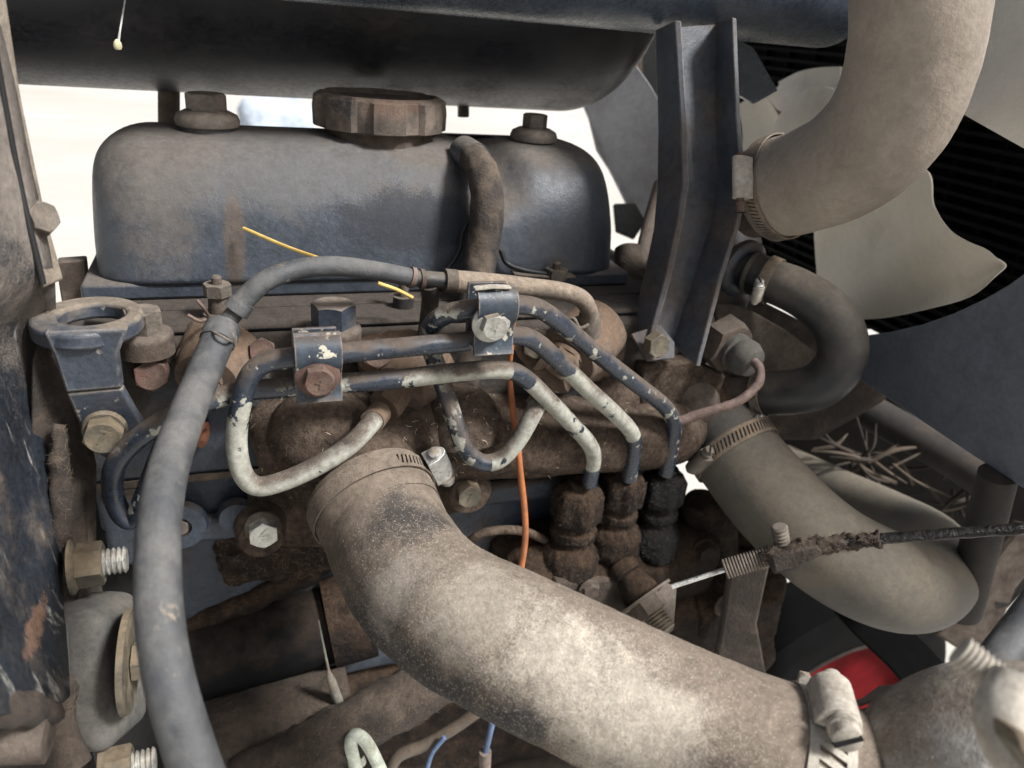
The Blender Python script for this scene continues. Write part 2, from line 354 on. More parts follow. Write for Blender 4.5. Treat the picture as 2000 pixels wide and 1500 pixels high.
material('mud_plate', '#362e28', '#27221e', vsc=30, rough=.95, dust=('#574c42', .36, .6, 40, .3), bump=.8, big=.8)
material('far_tan', '#9a8a78', '#85766a', rough=.9, grit=0.2)
material('dark_tin', '#26221f', '#1a1816', rough=.85, dust=('#453b33', .3, .5, 30, .3))
material('fibre', '#6a5c4f', '#51463b', vsc=300, rough=1, grit=0)
material('pale_fibre', '#a89a86', '#8c7e6c', vsc=300, rough=1, grit=0)
material('flecks', '#b5ab9c', '#8f8577', vsc=400, rough=1, grit=0)
material('filter_black', '#121315', '#0b0c0d', rough=.85, spec=.2, dust=('#3a322b', .3, .6, 40, .4))
material('far_blue', '#b6c2d0', rough=.6, grit=0)
# sunny yard ground
material('yard_ground', '#aeaba4', '#bcb9b3', vsc=.35, rough=.95, streak=('#94886a', .42, .5, (.15, 1, 1)), bump=.2, bsc=30, grit=0)

# ------------------------------------------------------------------ fasteners
def hexhead(base, axis, r, h, hint=None, cham=.12):
    return lathe([(r, 0), (r, h*(1-cham)), (r*.9, h), (0, h)], base, axis, n=6, hint=hint)
def hexmesh(base, axis, r, h, hint=None):
    """hex with round chamfered crown"""
    u, v, w = basis(axis, hint); V = []; F = []; n = 24; base = np.asarray(base)
    def rh(a):                                        # distance to the hexagon side
        q = (a+math.pi/6) % (math.pi/3)-math.pi/6; return r*math.cos(math.pi/6)/math.cos(q)
    rin = r*.86
    rows = [lambda a: (rh(a), 0), lambda a: (rh(a), h-(rh(a)-rin)*.55), lambda a: (rin*.99, h), lambda a: (rin*.8, h-.0002), lambda a: (0.0, h-.0002)]
    for row in rows:
        for k in range(n):
            a = 2*math.pi*k/n; rr, hh = row(a); V.append(base+(u*math.cos(a)+v*math.sin(a))*rr+w*hh)
    for i in range(len(rows)-1):
        for k in range(n): F.append((i*n+k, i*n+(k+1) % n, (i+1)*n+(k+1) % n, (i+1)*n+k))
    F.append(tuple(range(n-1, -1, -1)))
    return V, F
def glyph(ch, base, axis, size, hint=None, depth=.0003):
    cu = bpy.data.curves.new('glyph', 'FONT'); cu.body = ch; cu.size = 1; cu.align_x = 'CENTER'; cu.align_y = 'CENTER'; cu.resolution_u = 2; cu.extrude = .04
    ob = bpy.data.objects.new('glyph', cu); COL.objects.link(ob); dg = bpy.context.evaluated_depsgraph_get()
    me = bpy.data.meshes.new_from_object(ob.evaluated_get(dg))
    V = np.array([v.co for v in me.vertices]); F = [tuple(p.vertices) for p in me.polygons]
    bpy.data.objects.remove(ob); bpy.data.curves.remove(cu); bpy.data.meshes.remove(me)
    u, v, w = basis(axis, hint)
    return [np.asarray(base)+u*p[0]*size+v*p[1]*size+w*(p[2]*depth/.04) for p in V], F
def bolt(parent, px, py, Y, r, h, axis=-NY, mat='dusty_steel', flange=1.35, fh=.22, mark=None, rot=0, pos=None, name='bolt', fmat=None):
    """flange bolt as a part (head) with its flange as sub-part; r,h in photo pixels"""
    b = np.asarray(pos) if pos is not None else A(px, py, Y); s = s_at(b); axis = nrm(axis)
    u, v, w = basis(axis); hint = v*math.cos(rot)+u*math.sin(rot)
    o = part(name, hexmesh(b+axis*(h*fh*s), axis, r*s, h*s*(1-fh), hint), mat, parent, angle=28)
    if flange: part('flange', lathe([(r*flange*s, 0), (r*flange*s, h*fh*.6*s), (r*1.05*s, h*fh*1.25*s), (0, h*fh*1.25*s)], b, axis, n=26), fmat or mat, o, angle=50)
    if mark: part('head_mark', glyph(mark, b+axis*(h*s-.0001), axis, r*s*1.25, hint), mat, o, smooth=False)
    return o
def threads(base, axis, r, L, pitch):
    prof = []; n = int(L/pitch)
    for i in range(n): prof += [(r*.82, i*pitch), (r, i*pitch+pitch*.35), (r, i*pitch+pitch*.55), (r*.82, i*pitch+pitch*.95)]
    prof.append((r*.7, n*pitch)); prof.append((0, n*pitch))
    return lathe(prof, base, axis, n=18)
def fuzz(name, mesh, count, length, mat, parent, width=.00009, lift=.0006, sel=None):
    """short loose fibres lying on a surface, one object of stuff"""
    V, F = mesh; V = np.asarray(V); tris = []
    for f in F:
        if len(f) > 4: continue
        for i in range(1, len(f)-1): tris.append((f[0], f[i], f[i+1]))
    tris = np.array(tris); a, b, c = V[tris[:, 0]], V[tris[:, 1]], V[tris[:, 2]]
    nn = np.cross(b-a, c-a); ar = np.linalg.norm(nn, axis=1); cen = (a+b+c)/3
    facing = np.einsum('ij,ij->i', nn, CAM-cen)
    ctr = V.mean(0); flip = np.where(np.einsum('ij,ij->i', nn, cen-ctr) < 0, -1, 1)
    ar = ar*np.where(facing*flip > 0, 1, .15)
    if sel is not None: ar = ar*np.array([sel(q) for q in cen])
    idx = rng.choice(len(tris), count, p=ar/ar.sum()); r1 = np.sqrt(rng.random(count)); r2 = rng.random(count)
    p = (1-r1)[:, None]*a[idx]+(r1*(1-r2))[:, None]*b[idx]+(r1*r2)[:, None]*c[idx]
    n_ = nn[idx]*flip[idx][:, None]; n_ /= np.linalg.norm(n_, axis=1)[:, None]+1e-12
    d = rng.normal(size=(count, 3)); d -= n_*np.einsum('ij,ij->i', d, n_)[:, None]; d /= np.linalg.norm(d, axis=1)[:, None]
    L = length*rng.uniform(.35, 1.3, count)[:, None]; s = np.cross(n_, d)*width
    bend = np.cross(n_, d)*L*rng.uniform(-.3, .3, count)[:, None]
    p0 = p-d*L/2+n_*lift*rng.uniform(0, .6, count)[:, None]; p1 = p+bend+n_*lift*rng.uniform(.2, 1.6, count)[:, None]; p2 = p+d*L/2+n_*lift*rng.uniform(0, 3, count)[:, None]
    VV = np.stack([p0-s, p0+s, p1+s, p1-s, p2], 1).reshape(-1, 3)
    FF = []
    for i in range(count): o = i*5; FF += [(o, o+1, o+2, o+3), (o+3, o+2, o+4)]
    return part(name, (VV, FF), mat, parent, smooth=False, kind='stuff')
def worm_clamp(name, label, center, axis, r, width, ang, group, bandmat='band_steel', boxmat='bright_zinc', screwmat='zinc', slots=(-2.2, -.25), hint=None, screw_len=1.0, t=.0009, boxs=1.0, flip=1, slotted=True, rscale=1.0):
    """worm drive hose clip: slotted band, worm housing, slotted screw"""
    u, v, w = basis(axis, hint); center = np.asarray(center)
    if not np.isscalar(ang): ang = math.atan2(float(np.dot(ang, v)), float(np.dot(ang, u)))
    T = thing(name, label, 'hose clamp', center, group)
    n = 96; hw = width/2
    def ringband(a0, a1, h0, h1, r0, r1, steps):
        V = []; F = []
        for i in range(steps+1):
            a = a0+(a1-a0)*i/steps; e = u*math.cos(a)+v*math.sin(a)
            V += [center+e*r0+w*h0, center+e*r0+w*h1, center+e*r1+w*h1, center+e*r1+w*h0]
        for i in range(steps):
            for k in range(4): F.append((i*4+k, i*4+(k+1) % 4, i*4+4+(k+1) % 4, i*4+4+k))
        return V, F
    s0, s1 = ang+slots[0], ang+slots[1]
    parts = [ringband(s1, s0+2*math.pi, -hw, hw, r, r+t, 60)]
    if slotted:
        parts += [ringband(s0, s1, -hw, -hw*.58, r, r+t, 40), ringband(s0, s1, hw*.58, hw, r, r+t, 40)]
        pitch = max(width*.26, .0016); m = max(4, int((s1-s0)*r/pitch))
        for i in range(m):
            a = s0+(s1-s0)*(i+.5)/m; da = (s1-s0)/m*.29
            V = []; sh = (s1-s0)/m*.35
            for hh, oo in ((-hw*.6, -sh), (hw*.6, sh)):
                for aa in (a-da+oo, a+da+oo):
                    e = u*math.cos(aa)+v*math.sin(aa); V += [center+e*r+w*hh, center+e*(r+t)+w*hh]
            parts.append((V, [(0, 1, 3, 2), (4, 6, 7, 5), (1, 5, 7, 3), (0, 2, 6, 4), (0, 4, 5, 1), (2, 3, 7, 6)]))
    else: parts.append(ringband(s0, s1, -hw, hw, r, r+t, 40))
    part('band', join(*parts), bandmat, T, smooth=True, angle=30)
    e = u*math.cos(ang)+v*math.sin(ang); tg = (-u*math.sin(ang)+v*math.cos(ang))*flip
    hb = width*.62*boxs; c0 = center+e*(r+t+hb*.45)
    L = width*1.25*boxs; V = []; F = []; m = 14
    for sgn in (-.5, .5):
        for i in range(m+1):
            a = math.pi*i/m; V.append(c0+tg*(L*sgn)+w*(math.cos(a)*hw*.95)+e*(math.sin(a)**.7*hb-hb*.45))
    for i in range(m): F.append((i, i+1, m+1+i+1, m+1+i))
    F.append(tuple(range(m, -1, -1))); F.append(tuple(range(m+1, 2*m+2))); F.append((0, m+1, 2*m+1, m))
    part('worm_housing', (V, F), boxmat, T, bevel=width*.03, angle=35)
    rs = hw*.62*rscale; hl = width*.55*screw_len; b = c0+tg*(L*.5)+e*(hb*.08)
    sc_ = part('screw', lathe([(rs*.8, 0), (rs*.8, hl*.25), (rs*1.12, hl*.3), (rs*1.12, hl*.5), (rs*.95, hl*.55), (rs*.95, hl), (rs*.8, hl*1.05), (0, hl*1.05)], b, tg, n=22), screwmat, T, angle=35)
    part('slot', box(b+tg*(hl*1.05), (rs*1.9, rs*.34, hl*.12), (nrm(w*.7+e*.7), np.cross(tg, nrm(w*.7+e*.7)), tg)), 'black_cavity', sc_, smooth=False)
    part('screw_tail', lathe([(rs*.7, 0), (rs*.7, hl*.3), (rs*.3, hl*.42), (0, hl*.42)], c0-tg*(L*.5)+e*(hb*.08), -tg, n=16), screwmat, sc_)
    return T

# ================================================================== SETTING
g = part('ground', ([(-150, -60, 0), (150, -60, 0), (150, 220, 0), (-150, 220, 0)], [(0, 1, 2, 3)]), 'yard_ground', smooth=False, kind='structure')

# ================================================================== ROCKER COVER
def cover_mesh(x0, x1, y0, y1, z0, z1, r, draft):
    xs = []; ne = 12
    for i in range(ne): xs.append(r*(1-math.cos(math.pi/2*i/ne)))
    L = x1-x0; mid = [r+(L-2*r)*i/70 for i in range(71)]
    xs = xs+mid+[L-q for q in reversed(xs)]
    V = []; F = []; rows = []
    for q in xs:
        e = min(q, L-q); ins = r-math.sqrt(max(0, r*r-(r-min(e, r))**2))
        ya, yb, zt = y0+ins*.75, y1-ins*.75, z1-ins*.8
        prof = []; H = zt-z0; rr = r*.95
        for k in range(15): h = (H-rr)*k/14; prof.append((ya-draft*(1-h/H), z0+h))
        for k in range(1, 11): a = math.pi/2*k/10; prof.append((ya+rr*(1-math.cos(a)), zt-rr+rr*math.sin(a)))
        for k in range(1, 6): prof.append((ya+rr+(yb-ya-2*rr)*k/5, zt))
        for k in range(1, 9): a = math.pi/2*k/8; prof.append((yb-rr*(1-math.sin(a)), zt-rr+rr*math.cos(a)))
        for k in range(1, 6): h = (H-rr)*(1-k/5); prof.append((yb+draft*(1-h/H), z0+h))
        pr = np.array(prof)
        for _ in range(10): pr[1:-1] = pr[1:-1]*.4+(pr[:-2]+pr[2:])*.3
        rows.append([(x0+q, y, z) for y, z in pr])
    n = len(rows[0])
    for row in rows:
        for (x, y, z) in row:
            hh = (z-z0)/(z1-z0)
            if y < (y0+y1)/2:                            # scoop where the breather hose leaves
                f = math.exp(-abs((x-.117)/.022)**2.4)*max(0, min(1, (hh-.42)/.45))**1.5
                y += .036*f; z -= .004*f
                f2 = math.exp(-abs((x-.16)/.012)**2)*.0
            V.append(W(x, y, z))
    m = len(rows)
    for i in range(m-1):
        for k in range(n-1): F.append((i*n+k, i*n+k+1, (i+1)*n+k+1, (i+1)*n+k))
    F.append(tuple(range(n-1, -1, -1))); F.append(tuple(range((m-1)*n, m*n)))
    F.append(tuple([i*n for i in range(m)]+[i*n+n-1 for i in reversed(range(m))]))
    return V, F
rc = thing('rocker_cover', 'dusty navy cast rocker cover with rounded shoulders on top of the engine', 'engine cover', W(.02, .08, .94))
cv = cover_mesh(-.188, .238, .004, .15, .942, 1.045, .043, .015)
shell = part('shell', cv, 'cover_paint', rc, angle=180)
part('base_flange', bbox_u(-.197, .246, -.0095, .17, .930, .943), 'cover_paint', rc, bevel=.002)
def cover_bolt(px, py, k, hexr, wr):
    b = A(px, py, .065); s = s_at(b)
    boss = part('bolt_boss', lathe([(wr*1.02*s, -12*k*s), (wr*.86*s, 6*k*s), (wr*.8*s, 26*k*s), (0, 26*k*s)], b, NZ, n=32), 'cover_paint', rc, angle=60)
    part('cup_washer', lathe([(wr*.7*s, 20*k*s), (wr*.97*s, 24*k*s), (wr*1.0*s, 34*k*s), (wr*.93*s, 45*k*s), (wr*.68*s, 53*k*s), (0, 53*k*s)], b, NZ, n=36), 'dusty_steel', boss, angle=60)
    part('bolt_head', hexmesh(b+NZ*(52*k*s), NZ, hexr*s, 34*k*s, nrm((.35, -1, 0))), 'dusty_steel', boss, angle=28)
cover_bolt(408, 268, .95, 38, 60); cover_bolt(1040, 293, .78, 24, 46)
nb = A(742, 288, .075); ns = s_at(nb)
part('filler_neck', lathe([(118*ns, -14*ns), (108*ns, 0), (103*ns, 22*ns), (103*ns, 44*ns), (0, 44*ns)], nb, NZ, n=40), 'rust_brown', rc, angle=50)
part('breather_outlet', tube([A(905, 296, .03), A(930, 312, .005)], 32*s_at(A(925, 310, 0)), n=24, sub=4), 'cover_paint', rc)
oc = thing('oil_filler_cap', 'brown dust caked scalloped oil filler cap on the rocker cover', 'cap', nb+NZ*(52*ns))
def lobes(a, i):
    q = (a*8/(2*math.pi)+.35) % 1.0
    return 1.0 if (q < .62 or i in (0, 5, 6, 7)) else .925
H0 = nb+NZ*(36*ns)
part('grip_ring', lathe([(112*ns, 0), (126*ns, 4*ns), (127*ns, 36*ns), (124*ns, 56*ns), (112*ns, 63*ns), (104*ns, 63*ns), (97*ns, 54*ns), (0, 52*ns)], H0, NZ, n=96, mod=lobes), 'cap_dirt', oc, angle=35)

# ================================================================== CYLINDER HEAD
ch = thing('cylinder_head', 'grimy navy cylinder head casting below the rocker cover', 'engine head', W(.03, .05, .82))
hd = part('casting', bbox_u(-.205, .30, -.078, .17, .815, .925), 'head_paint', ch, bevel=.004)
part('gasket_rail', bbox_u(-.20, .262, -.03, .175, .925, .930), 'head_paint', ch, bevel=.0008)
part('ledge', bbox_u(-.19, .285, -.072, -.034, .9255, .931), 'head_paint', ch, bevel=.002)
def head_bolt(px, py, Y, r, h, fr, mat='navy_paint'):
    b = ZP(px, py, .9312) if Y < 0 else A(px, py, Y); s = s_at(b)
    w = part('washer_boss', lathe([(fr*1.0*s, -26*s), (fr*1.0*s, 4*s), (fr*1.02*s, 10*s), (fr*.96*s, 17*s), (fr*.8*s, 20*s), (0, 20*s)], b, NZ, n=30), 'rust_brown', ch, angle=50)
    part('head_bolt', hexmesh(b+NZ*(18*s), NZ, r*s, h*s, nrm((.25, -1, 0))), mat, w, angle=28)
head_bolt(652, 652, -.055, 43, 46, 53)
head_bolt(284, 664, -.045, 36, 46, 52, 'dusty_steel')
head_bolt(1290, 600, .02, 32, 34, 40, 'rust_brown')
# bosses and lower bolts on the head
part('boss', lathe([(58*s_at(A(470, 735, -.08)), 0), (50*s_at(A(470, 735, -.08)), .012), (0, .012)], A(470, 735, -.078), -NY, n=28), 'head_paint', ch, angle=40)
bolt(ch, 292, 722, -.09, 32, 46, axis=nrm((.15, -1, .15)), mat='rusty_bolt', flange=1.12)
bolt(ch, 512, 684, -.088, 26, 26, axis=nrm((0, -1, .35)), mat='rusty_bolt', flange=0)
bolt(ch, 380, 700, -.085, 30, 22, mat='rusty_bolt', flange=1.15)
def glow_plug(px, py, Y, label, k=1.0):
    b = A(px, py, Y); s = s_at(b)*k
    t = thing('glow_plug', label, 'glow plug', b)
    part('body', lathe([(30*s, -34*s), (30*s, -26*s), (20*s, -24*s), (18*s, 10*s), (0, 10*s)], b, NZ, n=24), 'rust_brown', t, angle=40)
    part('terminal_nut', hexmesh(b+NZ*(10*s), NZ, 27*s, 24*s, nrm((.3, -1, 0))), 'dusty_steel', t, angle=28)
    part('stud', lathe([(10*s, 30*s), (10*s, 46*s), (6*s, 50*s), (0, 50*s)], b, NZ, n=14), 'rust_brown', t)
glow_plug(426, 586, -.055, 'grey terminal nut of a glow plug beside the bend of the thin hose')
glow_plug(1084, 552, -.02, 'small dusty glow plug terminal nut on the narrow metal strip', .85)
t = thing('glow_plug', 'black booted glow plug half hidden under the straight thin hose', 'glow plug', A(787, 620, -.045))
b_ = A(787, 620, -.045); s_ = s_at(b_)
part('boot', lathe([(24*s_, -16*s_), (24*s_, 12*s_), (20*s_, 16*s_), (20*s_, 44*s_), (0, 44*s_)], b_, NZ, n=20), 'black_rubber', t, angle=40)
part('stud', lathe([(10*s_, 44*s_), (9*s_, 92*s_), (0, 92*s_)], b_, NZ, n=12), 'rust_brown', t)
part('glow_plug_strip', strap([A(1000, 535, -.02), A(1084, 542, -.02), A(1120, 540, -.02)], NY*.008, .0015), 'dusty_steel', None, bevel=.0004, label='narrow dusty metal strip under the small glow plug nut', cat='strip')
part('glow_plug_wire', tube([A(926, 423, -.012), A(905, 450, -.014), (A(897, 490, -.016)), A(872, 528, -.02), A(850, 560, -.03)], 5.0*s_at(A(900, 480, -.015)), n=10), 'black_wire', None, label='thin black wire curving down the rocker cover toward the black tee', cat='wire')
part('glow_plug_wire', tube([A(960, 470, -.012), A(978, 490, -.014), A(990, 514, -.016), A(1022, 527, -.02), A(1075, 536, -.02)], 5.2*s_at(A(990, 514, -.015)), n=10), 'black_wire', None, label='thin black wire from behind the breather hose to the small glow plug nut', cat='wire')

# ================================================================== ENGINE BLOCK
eb = thing('engine_block', 'oily navy engine block below the cylinder head', 'engine block', W(0, .05, .5))
part('casting', bbox_u(-.20, .31, -.064, .17, .765, .8145), 'block_paint', eb, bevel=.003)
blk = part('water_jacket', rblock(*[W(-.19, -.052, .58)[0], W(.31, -.052, .58)[0], W(0, -.052, .58)[1], W(0, .17, .58)[1], W(0, 0, .56)[2], W(0, 0, .7645)[2]], .008, res=26, amp=.002, sc=40), 'block_paint', eb, angle=180)
part('deck_rib', bbox_u(-.196, .25, -.076, -.0641, .752, .775), 'block_paint', eb, bevel=.004)
part('pad', prism([A(190, 978, -.09), A(290, 968, -.09), A(300, 1100, -.09), A(222, 1112, -.09)], NY*.02), 'block_paint', eb, bevel=.003)
bb = A(352, 1022, -.0765); s_ = s_at(bb)
ps = part('plug_boss', lathe([(52*s_, 0), (48*s_, .005), (22*s_, .005), (20*s_, .002), (0, .002)], bb, -NY, n=32), 'block_paint', eb, angle=40)
part('plug', hexmesh(bb-NY*.002, -NY, 17*s_, .0035), 'dusty_steel', ps, angle=28)
bb = A(462, 1002, -.0765); s_ = s_at(bb)
part('blank_boss', lathe([(36*s_, 0), (32*s_, .006), (0, .006)], bb, -NY, n=28), 'block_paint', eb, angle=40)
part('end_plate', prism([A(108, 512, .03), A(165, 508, .03), A(175, 590, .03), A(120, 590, .03)], NY*.01), 'rust_brown', eb, bevel=.001)
part('sloping_rib', tube([A(350, 1230, -.05), A(480, 1175, -.052), A(600, 1120, -.054), A(660, 1080, -.052)], [.007, .008, .008, .007], n=16, wob=.002, wsc=90), 'oily_dirt', eb)
# caked oily dirt in the valley
dirtm = roughen(rblock(W(-.12, 0, 0)[0], W(.05, 0, 0)[0], W(0, -.07, 0)[1], W(0, -.045, 0)[1], W(0, 0, .70)[2], W(0, 0, .752)[2], .006, res=22), .004, 90)
part('dirt_crust', dirtm, 'oily_dirt', eb, angle=180)
fuzz('dirt_fibres', dirtm, 1500, .005, 'fibre', eb)

# ================================================================== INTAKE MANIFOLD
im = thing('intake_manifold', 'brown dirt covered cast intake manifold along the side of the engine', 'manifold', W(.05, -.10, .80))
mlog = tube([A(500, 872, -.085), A(560, 858, -.085), A(760, 850, -.085), A(950, 850, -.085), A(1150, 848, -.085), A(1300, 838, -.082), A(1345, 834, -.08)], [.026*K, .036*K, .038*K, .036*K, .034*K, .034*K, .026*K], n=48, sub=14, wob=.0012, wsc=45)
part('main_runner', mlog, 'manifold_dirt', im, angle=180)
bump1 = tube([A(640, 900, -.10), A(625, 840, -.10), A(610, 800, -.085)], [.036*K, .040*K, .03*K], n=36, sub=10, wob=.001, wsc=50)
part('branch', bump1, 'manifold_dirt', im, angle=180)
bump2 = tube([A(905, 860, -.10), A(900, 820, -.095), A(890, 790, -.08)], [.034*K, .032*K, .025*K], n=32, sub=10, wob=.001, wsc=50)
part('branch', bump2, 'manifold_dirt', im, angle=180)
bump3 = tube([A(1190, 860, -.08), A(1185, 800, -.075), A(1195, 750, -.065)], [.03*K, .03*K, .03*K], n=32, sub=10, wob=.001, wsc=50)
part('branch', bump3, 'manifold_dirt', im, angle=180)
neck = tube([A(690, 900, -.085), A(712, 945, -.115), A(732, 990, -.145)], [.056*K, .048*K, .0395*K], n=44, sub=10, wob=.0008, wsc=50)
part('outlet_neck', neck, 'manifold_dirt', im, angle=180)
apron = roughen(prism([A(480, 930, -.082), A(700, 905, -.082), A(960, 900, -.082), A(960, 985, -.082), A(660, 1075, -.082), A(490, 1070, -.082)], NY*.012), .0, 60)
part('mounting_flange', apron, 'manifold_dirt', im, bevel=.004)
for (x, y) in ((508, 1022), (905, 940)):
    b = A(x, y, -.082); s_ = s_at(b)
    part('bolt_boss', lathe([(50*s_, 0), (46*s_, .012), (40*s_, .016), (0, .016)], b, -NY, n=26), 'manifold_dirt', im, angle=50)
bolt(im, 513, 1028, -.103, 29, 34, mat='zinc', flange=1.2, mark='4', fmat='rust_brown')
bolt(im, 907, 950, -.103, 25, 40, mat='olive_zinc', flange=1.1, mark='7', fmat='rust_brown')
part('gasket_edge', bbox_u(-.20, .27, -.0795, -.078, .812, .8175), 'rust_brown', ch, smooth=False)
part('corner_flange', prism([A(1240, 700, -.078), A(1330, 690, -.078), A(1400, 720, -.078), A(1370, 800, -.078), A(1230, 800, -.078)], -NY*.012), 'manifold_dirt', im, bevel=.002)
allm = join(mlog, bump1, bump2, bump3, neck)
fuzz('dirt_fibres', allm, 5200, .0024, 'fibre', im, width=.00008, lift=.0004)
fuzz('chaff', allm, 240, .004, 'pale_fibre', im, width=.00018)

# ================================================================== FUEL INJECTORS
def injector(nutpos, nutaxis, bodypts, label, nr, flangebolts, brad):
    t = thing('fuel_injector', label, 'injector', bodypts[-1])
    s = s_at(nutpos)
    part('body', tube(bodypts, brad, n=24, smooth=False), 'injector_steel', t, angle=35)
    part('inlet_nut', hexmesh(nutpos, nutaxis, nr*s, nr*1.5*s), 'injector_steel', t, angle=28)
    part('nut_collar', lathe([(nr*.98*s, 0), (nr*.95*s, .0025), (0, .0025)], np.asarray(nutpos)-nrm(nutaxis)*.0024, nutaxis, n=24), 'injector_steel', t, angle=40)
    for q in flangebolts: bolt(t, 0, 0, 0, q[1], q[2], axis=q[3], pos=q[0], mat=q[4], flange=1.3, fmat='injector_steel', mark=q[5] if len(q) > 5 else None)
    return t
def plate(name, pts, Y, vec, mat, parent, bev=.002): return part(name, prism([A(x, y, Y) for x, y in pts], vec), mat, parent, bevel=bev)
i2 = injector(A(775, 762, -.10), nrm(A(742, 808, -.118)-A(775, 762, -.10)), [A(820, 690, -.07), A(795, 735, -.085), A(776, 764, -.10)], 'dusty fuel injector behind the first pipe clamp with a pale chipped inlet nut', 34, [(A(733, 690, -.088), 30, 26, nrm((0, -1, .4)), 'rusty_bolt')], [.022, .022, .016])
plate('clamp_yoke', [(690, 668), (760, 640), (835, 640), (850, 700), (800, 735), (700, 725)], -.074, -NY*.009, 'injector_steel', i2)
plate('base_lobe', [(770, 790), (850, 740), (880, 790), (800, 815)], -.082, -NY*.006, 'injector_steel', i2)
i3 = injector(A(1103, 700, -.10), nrm(A(1058, 770, -.118)-A(1103, 700, -.10)), [A(1170, 640, -.07), A(1130, 675, -.085), A(1104, 702, -.10)], 'dusty fuel injector at the bent end of the straight hose with a tan hex nut', 40, [(A(1180, 652, -.08), 27, 34, nrm((.1, -1, .25)), 'rusty_bolt', '7'), (A(1043, 672, -.078), 32, 20, nrm((0, -1, .4)), 'olive_zinc')], [.02, .021, .018])
plate('clamp_yoke', [(1010, 690), (1040, 650), (1150, 625), (1215, 640), (1210, 690), (1175, 735), (1100, 740), (1030, 730)], -.07, -NY*.009, 'injector_steel', i3)
part('return_fitting', tube([A(1152, 612, -.10), A(1150, 650, -.10), A(1140, 690, -.095)], [21*s_at(A(1150, 650, -.1)), 24*s_at(A(1150, 650, -.1)), 30*s_at(A(1150, 650, -.1))], n=20, smooth=False), 'dusty_steel', i3, angle=30)
i1 = injector(A(402, 742, -.10), nrm(A(365, 800, -.118)-A(402, 742, -.10)), [A(440, 680, -.07), A(420, 715, -.085), A(403, 744, -.10)], 'fuel injector mostly hidden behind the thick grey hose', 34, [], [.022, .02, .016])
plate('clamp_yoke', [(355, 700), (420, 660), (480, 690), (470, 760), (400, 775), (360, 750)], -.083, -NY*.007, 'injector_steel', i1)
part('copper_washer', lathe([(26*s_at(A(378, 845, -.085)), 0), (26*s_at(A(378, 845, -.085)), .006), (14*s_at(A(378, 845, -.085)), .006), (14*s_at(A(378, 845, -.085)), 0)], A(378, 845, -.085), nrm((1, -.45, -.1)), n=24, ring=True), 'copper', None, angle=40, label='rust coloured metal washer edge on beside the thick grey hose', cat='washer')

# ================================================================== INJECTION PIPES
RP = .0066*K
def ipipe(label, ctl, wearf):
    pts, _ = crom(ctl, None, 7); mesh = tube(pts, RP, n=18, smooth=False)
    t = thing('injection_pipe', label, 'fuel pipe', mesh[0][0], 'injection pipes')
    m = len(pts); wr = []
    for i in range(m): wr += [wearf(i/(m-1))]*18
    part('tube', mesh, 'pipe_paint', t, angle=60, wear=wr)
    return t
def spans(*ss):
    def f(x):
        v = 0
        for a, b, w in ss:
            if a <= x <= b: v = w
        return v
    return f
pa = ipipe('long injection pipe looping under the first clamp, pale bare loop and navy middle',
      [A(741, 806, -0.128), A(722, 830, -0.148), A(680, 872, -0.156), A(610, 915, -0.158), A(540, 944, -0.158), A(498, 948, -0.158), A(472, 920, -0.158), A(462, 860, -0.156), A(470, 790, -0.155), A(488, 735, -0.154), A(520, 708, -0.154), A(575, 698, -0.156), A(640, 692, -0.156), A(780, 679, -0.156), A(900, 668, -0.156), A(960, 660, -0.156), A(1012, 655, -0.154), A(1048, 668, -0.150), A(1090, 705, -0.146), A(1150, 762, -0.140), A(1205, 812, -0.128), A(1234, 846, -0.122), A(1238, 880, -0.117), A(1228, 935, -0.112)],
      spans((0, .315, .3), (.315, .42, .1), (.36, .74, .03), (.80, .92, .3), (.92, 1, .08)))
pb = ipipe('injection pipe through the lower slot of the first clamp running behind the thick grey hose',
      [A(352, 800, -0.132), A(330, 850, -0.143), A(305, 910, -0.143), A(282, 970, -0.140), A(262, 1012, -0.132), A(240, 1008, -0.132), A(222, 968, -0.132), A(222, 918, -0.140), A(250, 874, -0.143), A(310, 828, -0.146), A(390, 790, -0.146), A(470, 765, -0.144), A(560, 757, -0.144), A(640, 750, -0.145), A(760, 742, -0.148), A(900, 726, -0.148), A(985, 722, -0.148), A(1025, 738, -0.146), A(1070, 780, -0.142), A(1120, 832, -0.130), A(1150, 866, -0.124), A(1159, 895, -0.118), A(1151, 945, -0.112)],
      spans((0, .33, .06), (.33, .40, .06), (.40, .655, .05), (.655, .735, .3), (.735, .785, -.1), (.785, .97, .3)))
pc = ipipe('injection pipe through the upper slot of the second clamp with a chipped dropping loop',
      [A(1060, 768, -0.130), A(1040, 810, -0.142), A(1010, 862, -0.144), A(975, 898, -0.144), A(938, 902, -0.144), A(908, 875, -0.143), A(890, 828, -0.140), A(872, 772, -0.130), A(853, 715, -0.127), A(838, 668, -0.130), A(842, 638, -0.142), A(868, 616, -0.150), A(915, 604, -0.156), A(970, 598, -0.156), A(1025, 596, -0.154), A(1062, 608, -0.150), A(1105, 640, -0.144), A(1170, 694, -0.132), A(1240, 748, -0.126), A(1296, 792, -0.120), A(1316, 826, -0.116), A(1312, 870, -0.112), A(1300, 925, -0.109)],
      spans((0, .16, .3), (.16, .2, -.05), (.2, .42, .11), (.42, .68, .05), (.68, .85, .02), (.85, 1, .03)))
for pp, q0, q1 in ((pa, A(741, 806, -.128), A(722, 830, -.148)), (pc, A(1060, 768, -.130), A(1044, 800, -.138))):
    part('end_sleeve', tube([q0, q0+(q1-q0)*.75], RP*1.28, n=20), 'injector_steel', pp, angle=40)
